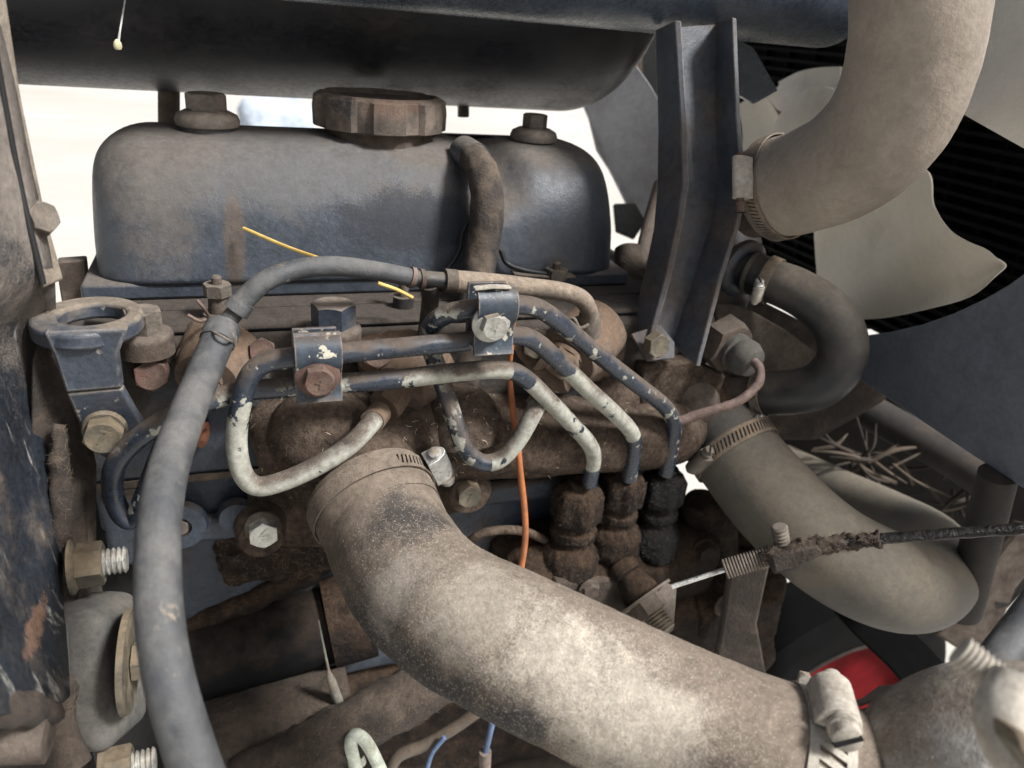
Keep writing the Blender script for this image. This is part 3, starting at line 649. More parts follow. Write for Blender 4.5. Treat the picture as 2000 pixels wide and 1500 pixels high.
# pipe clamps
def pclamp(label, x0, x1, ytop, ymid, ybot, Y, bmat, bx, by, br, mk, lipw):
    t = thing('pipe_clamp', label, 'pipe clamp', A((x0+x1)/2, ybot, Y))
    xc = (x0+x1)/2; c = A(xc, ymid, Y); s = s_at(c); wv = NX*((x1-x0)*s/math.cos(YAW)*1.0)
    h1 = (ymid-ytop)*s; h2 = (ybot-ymid)*s; pts = []
    # upper half hugs one pipe, lower half lies flat under the bolt
    pts += [c+NZ*(h1*1.0)-NY*(lipw*s)+NY*.004, c+NZ*(h1*1.03)-NY*(lipw*.3*s)]
    for k in range(0, 13):
        a = math.pi*.5-math.pi*.82*k/12; pts.append(c+NZ*(h1*.54+h1*.46*math.sin(a))-NY*(h1*.46*math.cos(a)*.8))
    pts += [c-NZ*(h1*.02)-NY*.0015, c-NZ*(h2*.45)-NY*.001, c-NZ*(h2*.8)-NY*.002, c-NZ*(h2*1.0)-NY*.004]
    part('saddle', strap(pts, wv, .0022), 'mark_paint', t, bevel=.0006, angle=45)
    bk = [c+NZ*(h1*1.0)+NY*.014, c+NZ*(h1*.4)+NY*.0145, c-NZ*(h2*.4)+NY*.013, c-NZ*(h2*1.0)+NY*.012]
    part('backing_plate', strap(bk, wv*.98, .002), 'mark_paint', t, bevel=.0005)
    bolt(t, bx, by, 0, br, br*1.25, pos=A(bx, by, Y-.006), mat=bmat, flange=1.45, fh=.3, mark=mk, rot=.3)
pclamp('navy pipe clamp with a reddish rusty bolt holding the two injection pipes', 580, 662, 655, 722, 786, -.164, 'rusty_bolt', 620, 733, 30, '4', 10)
pclamp('chipped navy pipe clamp with a pale steel bolt and white top lip', 925, 1000, 563, 628, 693, -.164, 'zinc', 958, 630, 27, '4', 10)
part('white_edge', strap([A(926, 566, -.168), A(960, 562, -.17), A(996, 563, -.168)], NY*.004, .0012), 'pale_dust_steel', bpy.data.objects['pipe_clamp.001'], bevel=.0003)

# ================================================================== HOSES OVER THE HEAD
s_ = s_at(A(650, 520, -.12))
t = thing('return_hose', 'thin grey rubber hose arching over the head bolt to the black tee', 'hose', A(465, 604, -.13))
arch = [A(462, 606, -.13), A(482, 580, -.128), A(520, 548, -.125), A(580, 526, -.12), A(650, 520, -.118), A(730, 528, -.116), A(812, 544, -.115)]
part('tube', tube(arch, [21*s_, 20.5*s_, 20*s_, 20*s_, 20*s_, 19*s_, 19*s_], n=24), 'fuel_hose_rubber', t)
part('cuff', tube([A(478, 587, -.1285), A(470, 596, -.129), A(460, 609, -.13)], [22*s_, 24*s_, 25*s_], n=24), 'fuel_hose_rubber', t, angle=40)
part('wire_clip', tube([A(800, 541, -.1152), A(808, 543, -.115)], 22*s_, n=24), 'copper_wire', t, angle=40)
ct = part('joiner_tube', tube([A(475, 592, -.129), A(440, 634, -.132), A(420, 670, -.134)], 17*s_, n=20), 'fuel_hose_rubber', None, label='short grey joiner tube between the arched thin hose and the thick grey hose', cat='joiner')
te = thing('tee_joiner', 'black plastic tee joining the two straight thin hoses', 'joiner', A(845, 575, -.11))
part('barrel', tube([A(806, 543, -.115), A(886, 549, -.114)], 17*s_, n=20), 'black_rubber', te, angle=40)
part('branch', tube([A(838, 552, -.114), A(840, 590, -.10), A(830, 660, -.085)], [20*s_, 19*s_, 18*s_], n=20), 'breather_rubber', te)
for nm, x0, y0, x1, y1 in (('cuff_left', 820, 545, 828, 545), ('cuff_right', 868, 548, 876, 549)):
    part('rim', tube([A(x0, y0, -.1148), A(x1, y1, -.1146)], 21*s_, n=20), 'rust_brown', te, angle=40)
t = thing('return_hose', 'dusty tan hose running from the black tee to the injector elbow', 'hose', A(880, 549, -.114))
s3 = s_at(A(1000, 556, -.11))
part('tube', tube([A(872, 548, -.114), A(950, 553, -.113), A(1040, 562, -.112), A(1100, 570, -.11), A(1136, 584, -.108), A(1151, 610, -.104), A(1150, 640, -.10)], [21*s3, 20*s3, 19*s3, 18.5*s3, 18.5*s3, 18*s3, 20*s3], n=24), 'dusty_hose_rubber', t)
part('cuff', tube([A(868, 548, -.1141), A(890, 549, -.1139)], [22.5*s3, 22*s3], n=24), 'rust_brown', t, angle=40)
part('spring_clip', tube([A(1098, 626, -.105), A(1120, 622, -.11), A(1132, 640, -.112), A(1150, 634, -.112)], 3.5*s3, n=8), 'dusty_steel', t)
# thick grey hose coming toward us
t = thing('fuel_hose', 'thick grey rubber hose sweeping down in front of the large mount washer', 'hose', P(380, 1520, .34))
th = [P(432, 650, .47), P(404, 715, .455), P(366, 808, .43), P(332, 905, .40), P(312, 1010, .378), P(308, 1120, .362), P(314, 1230, .352), P(336, 1350, .346), P(382, 1500, .342), P(404, 1550, .342)]
part('tube', tube(th, [q*K for q in (.0098, .0098, .0100, .0102, .0104, .0106, .0108, .0110, .0112, .0112)], n=32, sub=10), 'fuel_hose_rubber', t)
part('cuff', tube([P(437, 638, .473), P(424, 668, .466)], .0107*K, n=32), 'fuel_hose_rubber', t, angle=40)
part('wire_clip', tube([P(398, 640, .48), P(420, 650, .455), P(446, 664, .455), P(455, 670, .47)], 3*s_at(P(430, 650, .45)), n=8), 'dusty_steel', t)
wp = thing('split_wire', 'bent rusty wire ends sticking up behind the thick grey hose', 'wire', A(395, 625, -.09))
part('prong', tube([A(366, 615, -.10), A(392, 628, -.10), A(410, 622, -.09), A(425, 650, -.085)], 3.6*s_at(A(392, 628, -.1)), n=8), 'copper_wire', wp)
part('prong', tube([A(384, 586, -.10), A(398, 602, -.10), A(408, 618, -.095)], 3.4*s_at(A(392, 628, -.1)), n=8), 'copper_wire', wp)
# breather hose
s_ = s_at(A(945, 430, -.02))
br = part('breather_hose', tube([A(912, 298, .03), A(930, 316, .0), A(947, 352, -.018), A(951, 420, -.028), A(940, 500, -.034), A(926, 590, -.05), A(915, 680, -.068), A(905, 770, -.085), A(895, 830, -.09)], [29*s_, 30*s_, 31*s_, 33*s_, 32*s_, 31*s_, 29*s_, 27*s_, 27*s_], n=32, sub=10, wob=.0006, wsc=200), 'breather_rubber', None, label='dusty dark breather hose dropping from the rocker cover behind the pipe clamp', cat='hose')
# straw and orange wire
part('straw', tube([A(476, 446, -.016), A(560, 482, -.05), A(640, 510, -.085)], 3.6*s_at(A(560, 480, -.03)), n=8), 'straw', None, label='yellow straw stalk leaning on the rocker cover', cat='straw')
part('straw', tube([A(738, 553, -.085), A(775, 566, -.085), A(806, 582, -.085)], 3.8*s_at(A(770, 565, -.08)), n=8), 'straw', None, label='short piece of yellow straw poking out under the arched thin hose', cat='straw')
ow = [A(1004, 600, -.115), A(1002, 660, -.112), A(996, 720, -.112), A(1000, 790, -.12), A(1010, 860, -.135), A(1016, 920, -.142), A(1024, 990, -.145), A(1026, 1050, -.145), A(1018, 1110, -.145), A(1010, 1150, -.145)]
part('orange_wire', tube(ow, [4.5*s_at(ow[0])]*3+[6.5*s_at(ow[5])]*7, n=12), 'orange_wire', None, label='orange insulated wire hanging down in front of the manifold', cat='wire')

# ================================================================== LIFTING EYE
le = thing('lifting_eye', 'navy bent steel lifting eye with worn rim and round hole', 'lifting eye', A(210, 890, -.10))
c0 = ZP(170, 612, .955); V = []; F = []; n = 56; e1 = NX*.0315*K; e2 = nrm(np.array([0, 1, -.06]))*.041*K
for i in range(n):
    a = 2*math.pi*i/n; d = e1*math.cos(a)+e2*math.sin(a); d2 = e1*.60*math.cos(a)+e2*.56*math.sin(a)+NX*.002
    V += [c0+d, c0+d2, c0+d2-NZ*.0085, c0+d-NZ*.0085]
for i in range(n):
    j = (i+1) % n
    for k in range(4): F.append((i*4+k, j*4+k, j*4+(k+1) % 4, i*4+(k+1) % 4))
part('ring', (V, F), 'bracket_paint', le, bevel=.002, angle=60, seg=3)
Yl = -.1405
tw = [A(103, 645, Yl), A(242, 640, Yl)]; mw = [A(122, 766, Yl+.004), A(240, 758, Yl+.004)]
part('upright', prism([A(84, 650, Yl), A(250, 642, Yl), A(232, 690, Yl+.002), A(240, 758, Yl+.004), A(128, 768, Yl+.004), A(106, 700, Yl+.002)], NY*.0055), 'bracket_paint', le, bevel=.0012)
part('foot', prism([A(129, 769, Yl+.005), A(239, 759, Yl+.005), A(262, 800, Yl+.014), A(290, 845, Yl+.022), A(270, 880, Yl+.026), A(215, 900, Yl+.026), A(180, 880, Yl+.024), A(155, 830, Yl+.014)], NY*.006), 'bracket_paint', le, bevel=.0012)
bolt(le, 205, 838, Yl+.012, 36, 40, mat='olive_zinc', flange=1.15, mark='7', rot=.4)

# ================================================================== INJECTION PUMP
ip = thing('injection_pump', 'oil soaked dirt caked fuel injection pump under the three pipe ends', 'fuel pump', A(1200, 1250, -.09))
c = W(.21, -.075, .70)
pb_ = rblock(W(.115, 0, 0)[0], W(.335, 0, 0)[0], W(0, -.125, 0)[1], W(0, -.02, 0)[1], W(0, 0, .58)[2], W(0, 0, .715)[2], .022, res=34, amp=.006, sc=38)
part('body', pb_, 'oily_dirt', ip, angle=180)
gov = rblock(W(.30, 0, 0)[0], W(.42, 0, 0)[0], W(0, -.14, 0)[1], W(0, -.03, 0)[1], W(0, 0, .50)[2], W(0, 0, .66)[2], .02, res=26, amp=.006, sc=36)
part('governor_housing', gov, 'oily_dirt', ip, angle=180)
fz = []
for i, (x, y, sc, m, top) in enumerate(((1112, 1078, 1.02, 'oily_dirt', 0), (1200, 1040, .88, 'oily_dirt', 0), (1276, 1038, .9, 'wet_oil', 0))):
    b = A(x, y, -.10); s = s_at(b)*sc*1.08
    prof = [(62, -40), (58, 6), (48, 20), (38, 26), (36, 36), (43, 40), (44, 54), (36, 60), (36, 68), (40, 72), (46, 76), (46, 122), (40, 134), (25, 140), (24, 150), (0, 150)]
    me = lathe([(r*s, h*s) for r, h in prof], b, NZ+NX*.03, n=36, mod=lambda a, j: (1+.07*math.cos(6*a) if j in (10, 11) else 1))
    # refine and roughen so that the caked dirt shows
    bm = bmesh.new(); vs = [bm.verts.new(p) for p in me[0]]
    for f in me[1]:
        try: bm.faces.new([vs[k] for k in f])
        except ValueError: pass
    bmesh.ops.subdivide_edges(bm, edges=bm.edges[:], cuts=2, use_grid_fill=True)
    bm.verts.ensure_lookup_table()
    V = [np.array(v.co) for v in bm.verts]; bm.verts.index_update(); F = [tuple(v.index for v in f.verts) for f in bm.faces]; bm.free()
    ax = b
    V2 = []
    for p in V:
        rad = p-ax; rad[2] = 0; L = np.linalg.norm(rad); rad = rad/(L+1e-9)
        V2.append(p-rad*(.08*L)+rad*(.0009*mnoise.fractal(Vector(p*260), .7, 2.0, 5)+.0008*mnoise.noise(Vector(p*60)))*(1, .8, .5)[i])
    me = (V2, F)
    o = part('delivery_valve', me, m, ip, angle=180, label=('fuzzy brown delivery valve nut', 'brown delivery valve nut between the other two', 'shiny black oil wet delivery valve nut')[i])
    fz.append(me)
fuzz('dirt_fibres', join(*fz[:2]), 1500, .003, 'fibre', ip, width=.00007, lift=.0006)
lump = roughen(tube([A(1330, 1010, -.07), A(1365, 1000, -.085), A(1392, 1030, -.09), A(1400, 1090, -.09)], [.012*K, .02*K, .022*K, .02*K], n=24, sub=10), .003, 90)
part('boss', lump, 'oily_dirt', ip, angle=180)
lump2 = roughen(tube([A(1430, 960, -.03), A(1440, 1050, -.05), A(1470, 1130, -.06)], [.02*K, .03*K, .03*K], n=24, sub=10), .003, 70)
part('boss', lump2, 'oily_dirt', ip, angle=180)
fuzz('dirt_fibres', join(pb_, gov, lump), 2600, .003, 'fibre', ip, width=.00007)
part('cover_plate', roughen(prism([A(1085, 1138, -.128), A(1210, 1128, -.128), A(1232, 1190, -.132), A(1190, 1225, -.134), A(1100, 1190, -.132)], NY*.02), .0, 1), 'mud_plate', ip, bevel=.003)
bolt(ip, 1150, 1150, -.131, 17, 14, mat='rust_brown', flange=1.3)
bolt(ip, 1372, 1072, -.115, 20, 22, mat='oily_dirt', flange=1.3)
bolt(ip, 1420, 1180, -.145, 22, 20, mat='rust_brown', flange=1.3)
part('timing_cover_lip', tube([A(900, 1075, -.10), A(935, 1045, -.11), A(985, 1035, -.11), A(1030, 1040, -.10), A(1080, 1062, -.09)], 9*s_at(A(980, 1040, -.1)), n=12), 'manifold_dirt', ip)
lev = thing('throttle_lever', 'oily stop lever pivot with round washer and threaded stud end', 'lever', A(1270, 1230, -.14))
b = A(1255, 1165, -.145); s = s_at(b); axl = nrm(A(1300, 1230, -.175)-A(1215, 1110, -.125))
part('pivot_pin', lathe([(28*s, -78*s), (32*s, -72*s), (32*s, -52*s), (26*s, -48*s), (30*s, -40*s), (38*s, -10*s), (38*s, 0), (0, 0)], b, axl, n=22), 'oily_dirt', lev, angle=40)
part('washer', lathe([(62*s, 0), (62*s, 5*s), (0, 5*s)], b+axl*(2*s), axl, n=32), 'dusty_steel', lev, angle=40)
part('nut', hexmesh(b+axl*(7*s), axl, 36*s, 30*s), 'rust_brown', lev, angle=28)
part('stud', threads(b+axl*(36*s), axl, 20*s, 44*s, 7*s), 'olive_zinc', lev, angle=40)
part('arm', prism([A(1300, 1140, -.15), A(1322, 1150, -.15), A(1316, 1230, -.165), A(1285, 1260, -.17), A(1240, 1215, -.16)], NY*.003), 'dusty_steel', lev, bevel=.0006)
part('dirt_lump', roughen(lathe([(10*s, 0), (40*s, 14*s), (44*s, 60*s), (30*s, 110*s), (0, 120*s)], A(1330, 1235, -.12), NZ-NX*.25, n=26), .004, 120), 'oily_dirt', lev, angle=180)
# throttle cable
tc = thing('throttle_cable', 'dirt crusted throttle cable crossing in front of the lower radiator hose', 'cable', A(1420, 1110, -.15))
cb = [P(1428, 1108, .60), P(1500, 1086, .59), P(1600, 1064, .58), P(1700, 1054, .565), P(1850, 1043, .54), P(2030, 1030, .51)]
part('casing', tube(cb, [9.5*s_at(cb[1])]*3+[10*s_at(cb[1])]*3, n=16, wob=.0006, wsc=300), 'wet_oil', tc)
fr = [P(1415, 1112, .60), P(1460, 1098, .596), P(1505, 1085, .592)]
part('ferrule', lathe([(x, y) for k in range(16) for x, y in ((17*s_at(fr[1]), k*6*s_at(fr[1])), (20*s_at(fr[1]), (k*6+2)*s_at(fr[1])), (20*s_at(fr[1]), (k*6+4)*s_at(fr[1])))], fr[0], fr[2]-fr[0], n=18), 'dusty_steel', tc, angle=50)
crust = tube([P(1490, 1092, .588), P(1560, 1072, .584), P(1640, 1060, .576), P(1720, 1052, .562)], [14*s_at(fr[1]), 19*s_at(fr[1]), 16*s_at(fr[1]), 13*s_at(fr[1])], n=22, sub=20, wob=.0026, wsc=220)
part('dirt_crust', crust, 'mud_plate', tc, angle=180)
fuzz('dirt_fibres', crust, 900, .005, 'fibre', tc, width=.00009, lift=.001)
part('steel_wire', tube([P(1420, 1111, .60), P(1312, 1146, .605)], 5*s_at(fr[1]), n=10), 'bright_zinc', tc)
cbk = thing('cable_bracket', 'dirt covered bracket and threaded stud holding the throttle cable', 'bracket', P(1480, 1300, .66))
part('clip_plate', roughen(prism([P(1505, 1085, .578), P(1600, 1062, .572), P(1612, 1080, .572), P(1560, 1115, .576), P(1510, 1124, .58)], nrm(FW)*.006), .001, 90), 'mud_plate', cbk, bevel=.002)
part('stud', threads(P(1530, 1075, .59), nrm(P(1519, 1012, .58)-P(1530, 1075, .59)), 16*s_at(fr[1]), 62*s_at(fr[1]), 8*s_at(fr[1])), 'dusty_steel', cbk, angle=40)
part('arm', prism([P(1425, 1120, .625), P(1505, 1105, .62), P(1480, 1220, .66), P(1500, 1330, .70), P(1390, 1330, .70), P(1410, 1220, .66)], nrm(FW)*.008), 'mud_plate', cbk, bevel=.002)

# ================================================================== BIG INTAKE HOSE
ih = thing('intake_hose', 'large elbow shaped rubber air hose covered in tan and whitish dust', 'hose', P(1600, 1560, .40))
hp = [P(722, 968, .552), P(746, 1016, .54), P(770, 1072, .52), P(812, 1138, .493), P(884, 1200, .467), P(985, 1252, .447), P(1110, 1312, .435), P(1260, 1385, .425), P(1420, 1456, .418), P(1540, 1501, .4146), P(1640, 1542, .4125)]
hr = [.0425*K, .0428*K, .0428*K, .0428*K, .0425*K, .0425*K, .0425*K, .0425*K, .0428*K, .043*K, .043*K]
hm = tube(hp, hr, n=64, sub=14, wob=.0005, wsc=60)
part('tube', hm, 'intake_rubber', ih, angle=180)
part('cuff', tube([P(715, 954, .5555), P(733, 990, .5465), P(750, 1024, .538)], [.0436*K, .0442*K, .0436*K], n=56, sub=5), 'intake_rubber', ih, angle=40)
fsp = [(P(930, 1200, .42), .035), (P(1090, 1320, .385), .045), (P(1230, 1430, .38), .045), (P(790, 1160, .455), .03), (P(850, 1060, .48), .025), (P(1350, 1450, .375), .03)]
fuzz('dust_fibres', hm, 8000, .0013, 'flecks', ih, width=.00009, lift=.00015, sel=lambda q: .04+sum(math.exp(-(np.linalg.norm(q-c_)/r_)**2) for c_, r_ in fsp))
worm_clamp('hose_clamp', 'silver worm clamp on the upper end of the big intake hose', P(728, 980, .549), hp[1]-hp[0], .0442*K+.0006, .0135*K, RT*.97-UP*.06-FW*.2, 'worm drive hose clamps', bandmat='intake_rubber', boxs=1.9, screw_len=1.3, slots=(.3, .85), flip=-1, hint=UP, rscale=1.5)
wc_axis = hp[9]-hp[8]
worm_clamp('hose_clamp', 'broad pale dusty worm clamp on the lower end of the big intake hose', P(1556, 1508, .4142), wc_axis, .0436*K, .024*K, UP*1.0-FW*.35, 'worm drive hose clamps', bandmat='pale_dust_steel', boxmat='pale_dust_steel', screwmat='pale_dust_steel', slots=(.42, 1.9), flip=1, boxs=.95, hint=UP)

# ================================================================== FOREGROUND PIPE AT LOWER RIGHT
fp = thing('air_inlet_pipe', 'rounded dusty grey cast pipe joined to the big intake hose', 'pipe', P(1850, 1560, .38))
part('spigot', tube([P(1640, 1545, .4125), P(1790, 1620, .408)], .040*K, n=40), 'rust_brown', fp)
part('elbow', tube([P(1790, 1610, .408), P(1870, 1565, .40), P(1960, 1540, .39), P(2090, 1550, .38)], [.050*K, .060*K, .062*K, .060*K], n=48, wob=.0008, wsc=60), 'cast_alloy', fp, angle=180)
part('rim', tube([P(1798, 1612, .407), P(1806, 1606, .406)], .0525*K, n=48), 'dusty_steel', fp, angle=40)
fb = thing('clamp_bolt', 'blurred tan threaded bolt and nut of a heavy band clamp', 'bolt', P(1960, 1380, .29))
ba = nrm(P(1985, 1350, .292)-P(1885, 1270, .30)); b = P(1872, 1268, .30); s = s_at(b)
part('stud', threads(b, ba, 33*s, 110*s, 11*s), 'pale_dust_steel', fb, angle=40)
part('nut', lathe([(40*s, 0), (56*s, 6*s), (58*s, 60*s), (50*s, 74*s), (0, 74*s)], b+ba*(96*s), ba, n=6), 'pale_dust_steel', fb, bevel=.001)
part('trunnion', tube([P(1985, 1330, .285), P(1960, 1395, .28), P(1985, 1470, .275), P(2060, 1540, .27)], [46*s, 50*s, 50*s, 50*s], n=24), 'pale_dust_steel', fb)
part('band', strap([P(1935, 1395, .275), P(1942, 1430, .272), P(1975, 1480, .27), P(2030, 1530, .27)], FW*.02, .003), 'olive_zinc', fb, bevel=.0008)
part('slanting_hose', tube([P(2040, 1165, .43), P(1985, 1240, .42), P(1940, 1300, .41), P(1900, 1360, .41)], 36*s_at(P(1985, 1240, .42)), n=24), 'fuel_hose_rubber', None, label='short grey hose slanting down beside the blurred clamp bolt', cat='hose')
sb = thing('steel_strip', 'curled dusty metal strip between the intake hose and the grey pipe', 'strip', P(1720, 1400, .46))
part('strip', strap([P(1668, 1380, .46), P(1700, 1368, .458), P(1730, 1345, .456), P(1775, 1340, .454), P(1790, 1352, .452), P(1765, 1385, .45), P(1735, 1400, .45)], nrm(FW*.9-UP*.35)*.012, .0012), 'dusty_steel', sb, bevel=.0004)
part('block', tube([P(1690, 1420, .45), P(1745, 1408, .448)], 30*s_at(P(1700, 1380, .455)), n=16, wob=.002, wsc=120), 'rust_brown', sb)
part('pebble', roughen(lathe([(6*s, 0), (22*s, 10*s), (18*s, 24*s), (0, 30*s)], P(1572, 1330, .47), NZ, n=16), .002, 150), 'cast_alloy', None, label='small grey lump of dirt lying behind the intake hose edge', cat='dirt')

# ================================================================== LEFT FRAME AND MOUNT
lp = thing('frame_post', 'tan dusty sheet metal frame post with a black seal and bolt', 'post', P(60, 560, .42))
def quadprism(name, pts, thick, mat, parent, bev=.001):
    return part(name, prism(pts, thick), mat, parent, bevel=bev)
quadprism('edge_flange', [P(10, -20, .40), P(38, 170, .42), P(60, 300, .435), P(92, 430, .448), P(124, 545, .458), P(86, 562, .43), P(50, 420, .425), P(0, 130, .40), P(-22, -20, .385)], -RT*.004+FW*.004, 'tan_dust_paint', lp)
part('seal_strip', tube([P(-12, 90, .385), P(8, 200, .396), P(32, 330, .408), P(56, 440, .416), P(84, 555, .428)], [7*s_at(P(20, 300, .4))]*5, n=10), 'rubber_seal', lp)
bb = P(68, 428, .43); s = s_at(bb); axb = nrm(RT*.9-FW*.42+UP*.06)
bo = part('bolt', hexmesh(bb+axb*(6*s), axb, 32*s, 27*s), 'dusty_steel', lp, angle=28)
part('washer', lathe([(37*s, 0), (37*s, 6*s), (0, 6*s)], bb, axb, n=26), 'rust_brown', bo, angle=40)
sp = thing('scraped_panel', 'scraped dark navy sheet panel beside the rubber engine mount', 'panel', P(20, 1380, .33))
edge_px = [(-74, -120, .372), (-46, 0, .38), (-8, 150, .3955), (22, 300, .4095), (50, 420, .42), (76, 545, .438), (86, 640, .492), (92, 760, .492), (97, 900, .485), (93, 1050, .47), (92, 1180, .45), (100, 1290, .43), (104, 1385, .42)]
rows_ = [(P(x, y, z), P(-260, y+40, z*.66)) for x, y, z in edge_px]
pe, _ = crom([r[0] for r in rows_], None, 5); pl, _ = crom([r[1] for r in rows_], None, 5)
V = []; F = []; nk = 14
for a_, b_ in zip(pe, pl):
    for k in range(nk):
        t = (k/(nk-1))**1.6; p = a_*(1-t)+b_*t-FW*.004*math.sin(math.pi*min(1, t*3)) if t < 1/3 else a_*(1-t)+b_*t
        V.append(p+nrm(FW+RT)*.0006*mnoise.fractal(Vector(p*40), 1, 2, 4))
    V.append(a_+FW*.012-RT*.002)
nk2 = nk+1
for i in range(len(pe)-1):
    for k in range(nk-1): F.append((i*nk2+k, i*nk2+k+1, (i+1)*nk2+k+1, (i+1)*nk2+k))
    F.append((i*nk2, (i+1)*nk2, (i+1)*nk2+nk, i*nk2+nk))
skin = part('skin', (V, F), 'scraped_paint', sp, angle=50)
sl = skin.modifiers.new('thickness', 'SOLIDIFY'); sl.thickness = .002; sl.offset = -1
part('hem', tube([P(-60, 1392, .36), P(30, 1384, .385), P(100, 1392, .415)], [.009*K, .009*K, .006*K], n=14, wob=.0015, wsc=140), 'mud_plate', sp)
mt = thing('mounting_bracket', 'dirt caked dark engine mounting plate behind the flange nut', 'bracket', P(130, 1480, .50))
part('plate', roughen(prism([P(88, 600, .47), P(126, 640, .475), P(146, 800, .49), P(172, 910, .50), P(172, 1100, .515), P(200, 1230, .53), P(150, 1290, .53), P(60, 1290, .50), P(60, 700, .45)], FW*.01), .001, 60), 'mud_plate', mt, bevel=.003)
crk = roughen(tube([P(112, 830, .47), P(118, 960, .475), P(122, 1100, .485), P(128, 1190, .49), P(124, 1330, .46), P(120, 1440, .45)], [.004*K, .006*K, .007*K, .007*K, .008*K, .007*K], n=18, sub=14), .0014, 110)
part('dirt_crust', crk, 'mud_plate', mt, angle=180); fuzz('dirt_fibres', crk, 500, .004, 'fibre', mt)
part('shade_sheet', prism([P(140, 780, .56), P(230, 880, .60), P(330, 1000, .62), P(330, 1300, .64), P(330, 1560, .66), P(80, 1560, .60), P(60, 900, .54)], FW*.01), 'black_cavity', mt, smooth=False)  # black sheet standing in for the shadow behind the mount
def stud_nut(label, px, py, z, r):
    b = P(px, py, z); s = s_at(b); ax = nrm(NX+NY*.03)
    t = thing('flange_nut', label, 'nut', b)
    part('hex_nut', hexmesh(b+ax*(6*s), ax, r*s, r*1.2*s, nrm((0, -.4, 1))), 'olive_zinc', t, angle=28)
    part('flange', lathe([(r*1.22*s, 0), (r*1.22*s, 5*s), (r*1.0*s, 12*s), (0, 12*s)], b, ax, n=28), 'olive_zinc', t, angle=50)
    part('stud', threads(b+ax*(r*1.2*s), ax, r*.6*s, 50*s, 9.5*s), 'zinc', t, angle=40)
stud_nut('olive flange nut and threaded stud above the rubber engine mount', 138, 1108, .475, 44)
stud_nut('flange nut and stud end below the rubber mount', 198, 1508, .475, 42)
rm = thing('rubber_mount', 'grey rounded rubber engine mount block', 'mount', P(180, 1450, .45))
cm = P(166, 1318, .475); sm_ = s_at(cm); hw_, hh_ = 62*sm_, 138*sm_
def mount_tw(w):
    x, y, z = w; sx = x+.10*hw_*(1 if z < -.4*hh_ else 0)*max(0, x/hw_)-.0*z
    lean = -(z/hh_)*10*sm_
    return cm+RT*(sx+lean*.6)+FW*y+UP*(z-abs(x)*.06)
part('block', rblock(-hw_, hw_, -.012, .03, -hh_, hh_, .0085, res=20, tw=mount_tw), 'mount_rubber', rm, angle=180)
part('mould_seam', tube([cm+RT*(-6*sm_)-FW*.0122+UP*(120*sm_), cm-FW*.0124, cm+RT*(8*sm_)-FW*.0122-UP*(125*sm_)], .0006, n=8), 'mount_rubber', rm)
part('tube_end', tube([P(-60, 1440, .40), P(96, 1436, .41)], .014*K, n=24), 'rust_brown', rm)
part('base_plate', prism([P(-60, 1400, .45), P(140, 1400, .46), P(190, 1600, .50), P(-60, 1600, .47)], FW*.01), 'mud_plate', rm, bevel=.002)
part('rib', tube([P(108, 1390, .45), P(118, 1440, .45), P(140, 1500, .45)], [.009*K, .010*K, .011*K], n=16), 'mud_plate', rm)
wn_ = thing('mount_washer', 'large thin steel washer and nut beside the rubber mount', 'washer', P(252, 1395, .50))
b = P(244, 1292, .47); s = s_at(b); axw = nrm(NX*1+NY*-.06+NZ*-.05)
part('disc', lathe([(100*s, 0), (100*s, 12*s), (30*s, 12*s), (30*s, 0)], b, axw, n=48, ring=True), 'olive_zinc', wn_, angle=40)
part('nut', hexmesh(b+axw*(15*s), axw, 38*s, 34*s), 'olive_zinc', wn_, angle=28)

# ================================================================== LOWER PARTS BELOW THE HOSES
of = thing('oil_filter', 'black cylindrical oil filter in the shadow under the engine block', 'oil filter', A(480, 1300, -.06))
part('canister', tube([A(330, 1310, -.06), A(345, 1308, -.06), A(520, 1252, -.06), A(640, 1215, -.06)], [.03*K, .034*K, .036*K, .036*K], n=40, smooth=False), 'filter_black', of, angle=40)
part('base', tube([A(640, 1212, -.06), A(720, 1190, -.06)], .042*K, n=36), 'oily_dirt', of, angle=40)
sm = thing('starter_motor', 'brown dust coated rounded casting at the bottom of the engine', 'starter motor', A(520, 1480, -.13))
smm = tube([A(392, 1480, -.11), A(400, 1470, -.11), A(540, 1430, -.11), A(690, 1385, -.11)], [.034*K, .042*K, .043*K, .040*K], n=48, smooth=False, wob=.0012, wsc=80)
part('housing', smm, 'mud_plate', sm, angle=50)
fuzz('dust_fibres', smm, 800, .003, 'fibre', sm)
dp = tube([A(470, 1530, -.155), A(620, 1458, -.155), A(740, 1392, -.15), A(860, 1325, -.14)], [.022*K, .023*K, .022*K, .022*K], n=30, sub=14, wob=.002, wsc=110)
q = thing('drain_pipe', 'fuzzy brown dirt covered pipe passing under the big intake hose', 'pipe', A(620, 1460, -.155))
part('tube', dp, 'mud_plate', q, angle=180); fuzz('dirt_fibres', dp, 900, .005, 'fibre', q)
part('overflow_tube', tube([A(622, 1210, -.12), A(640, 1300, -.125), A(652, 1345, -.13), A(704, 1490, -.125)], [1.6*s_at(A(650, 1350, -.15)), 2.6*s_at(A(650, 1350, -.15)), 10*s_at(A(650, 1350, -.15)), 13*s_at(A(650, 1350, -.15))], n=14), 'dull_pale_tube', None, label='thin pale tube tapering up in front of the brown casting', cat='tube')
part('looped_tube', tube([A(705, 1540, -.175), A(690, 1480, -.175), A(686, 1448, -.175), A(698, 1436, -.175), A(722, 1460, -.175), A(760, 1540, -.175)], 13*s_at(A(700, 1450, -.175)), n=16), 'pale_tube', None, label='pale green tube bent in a tight loop over the fuzzy brown pipe', cat='tube')
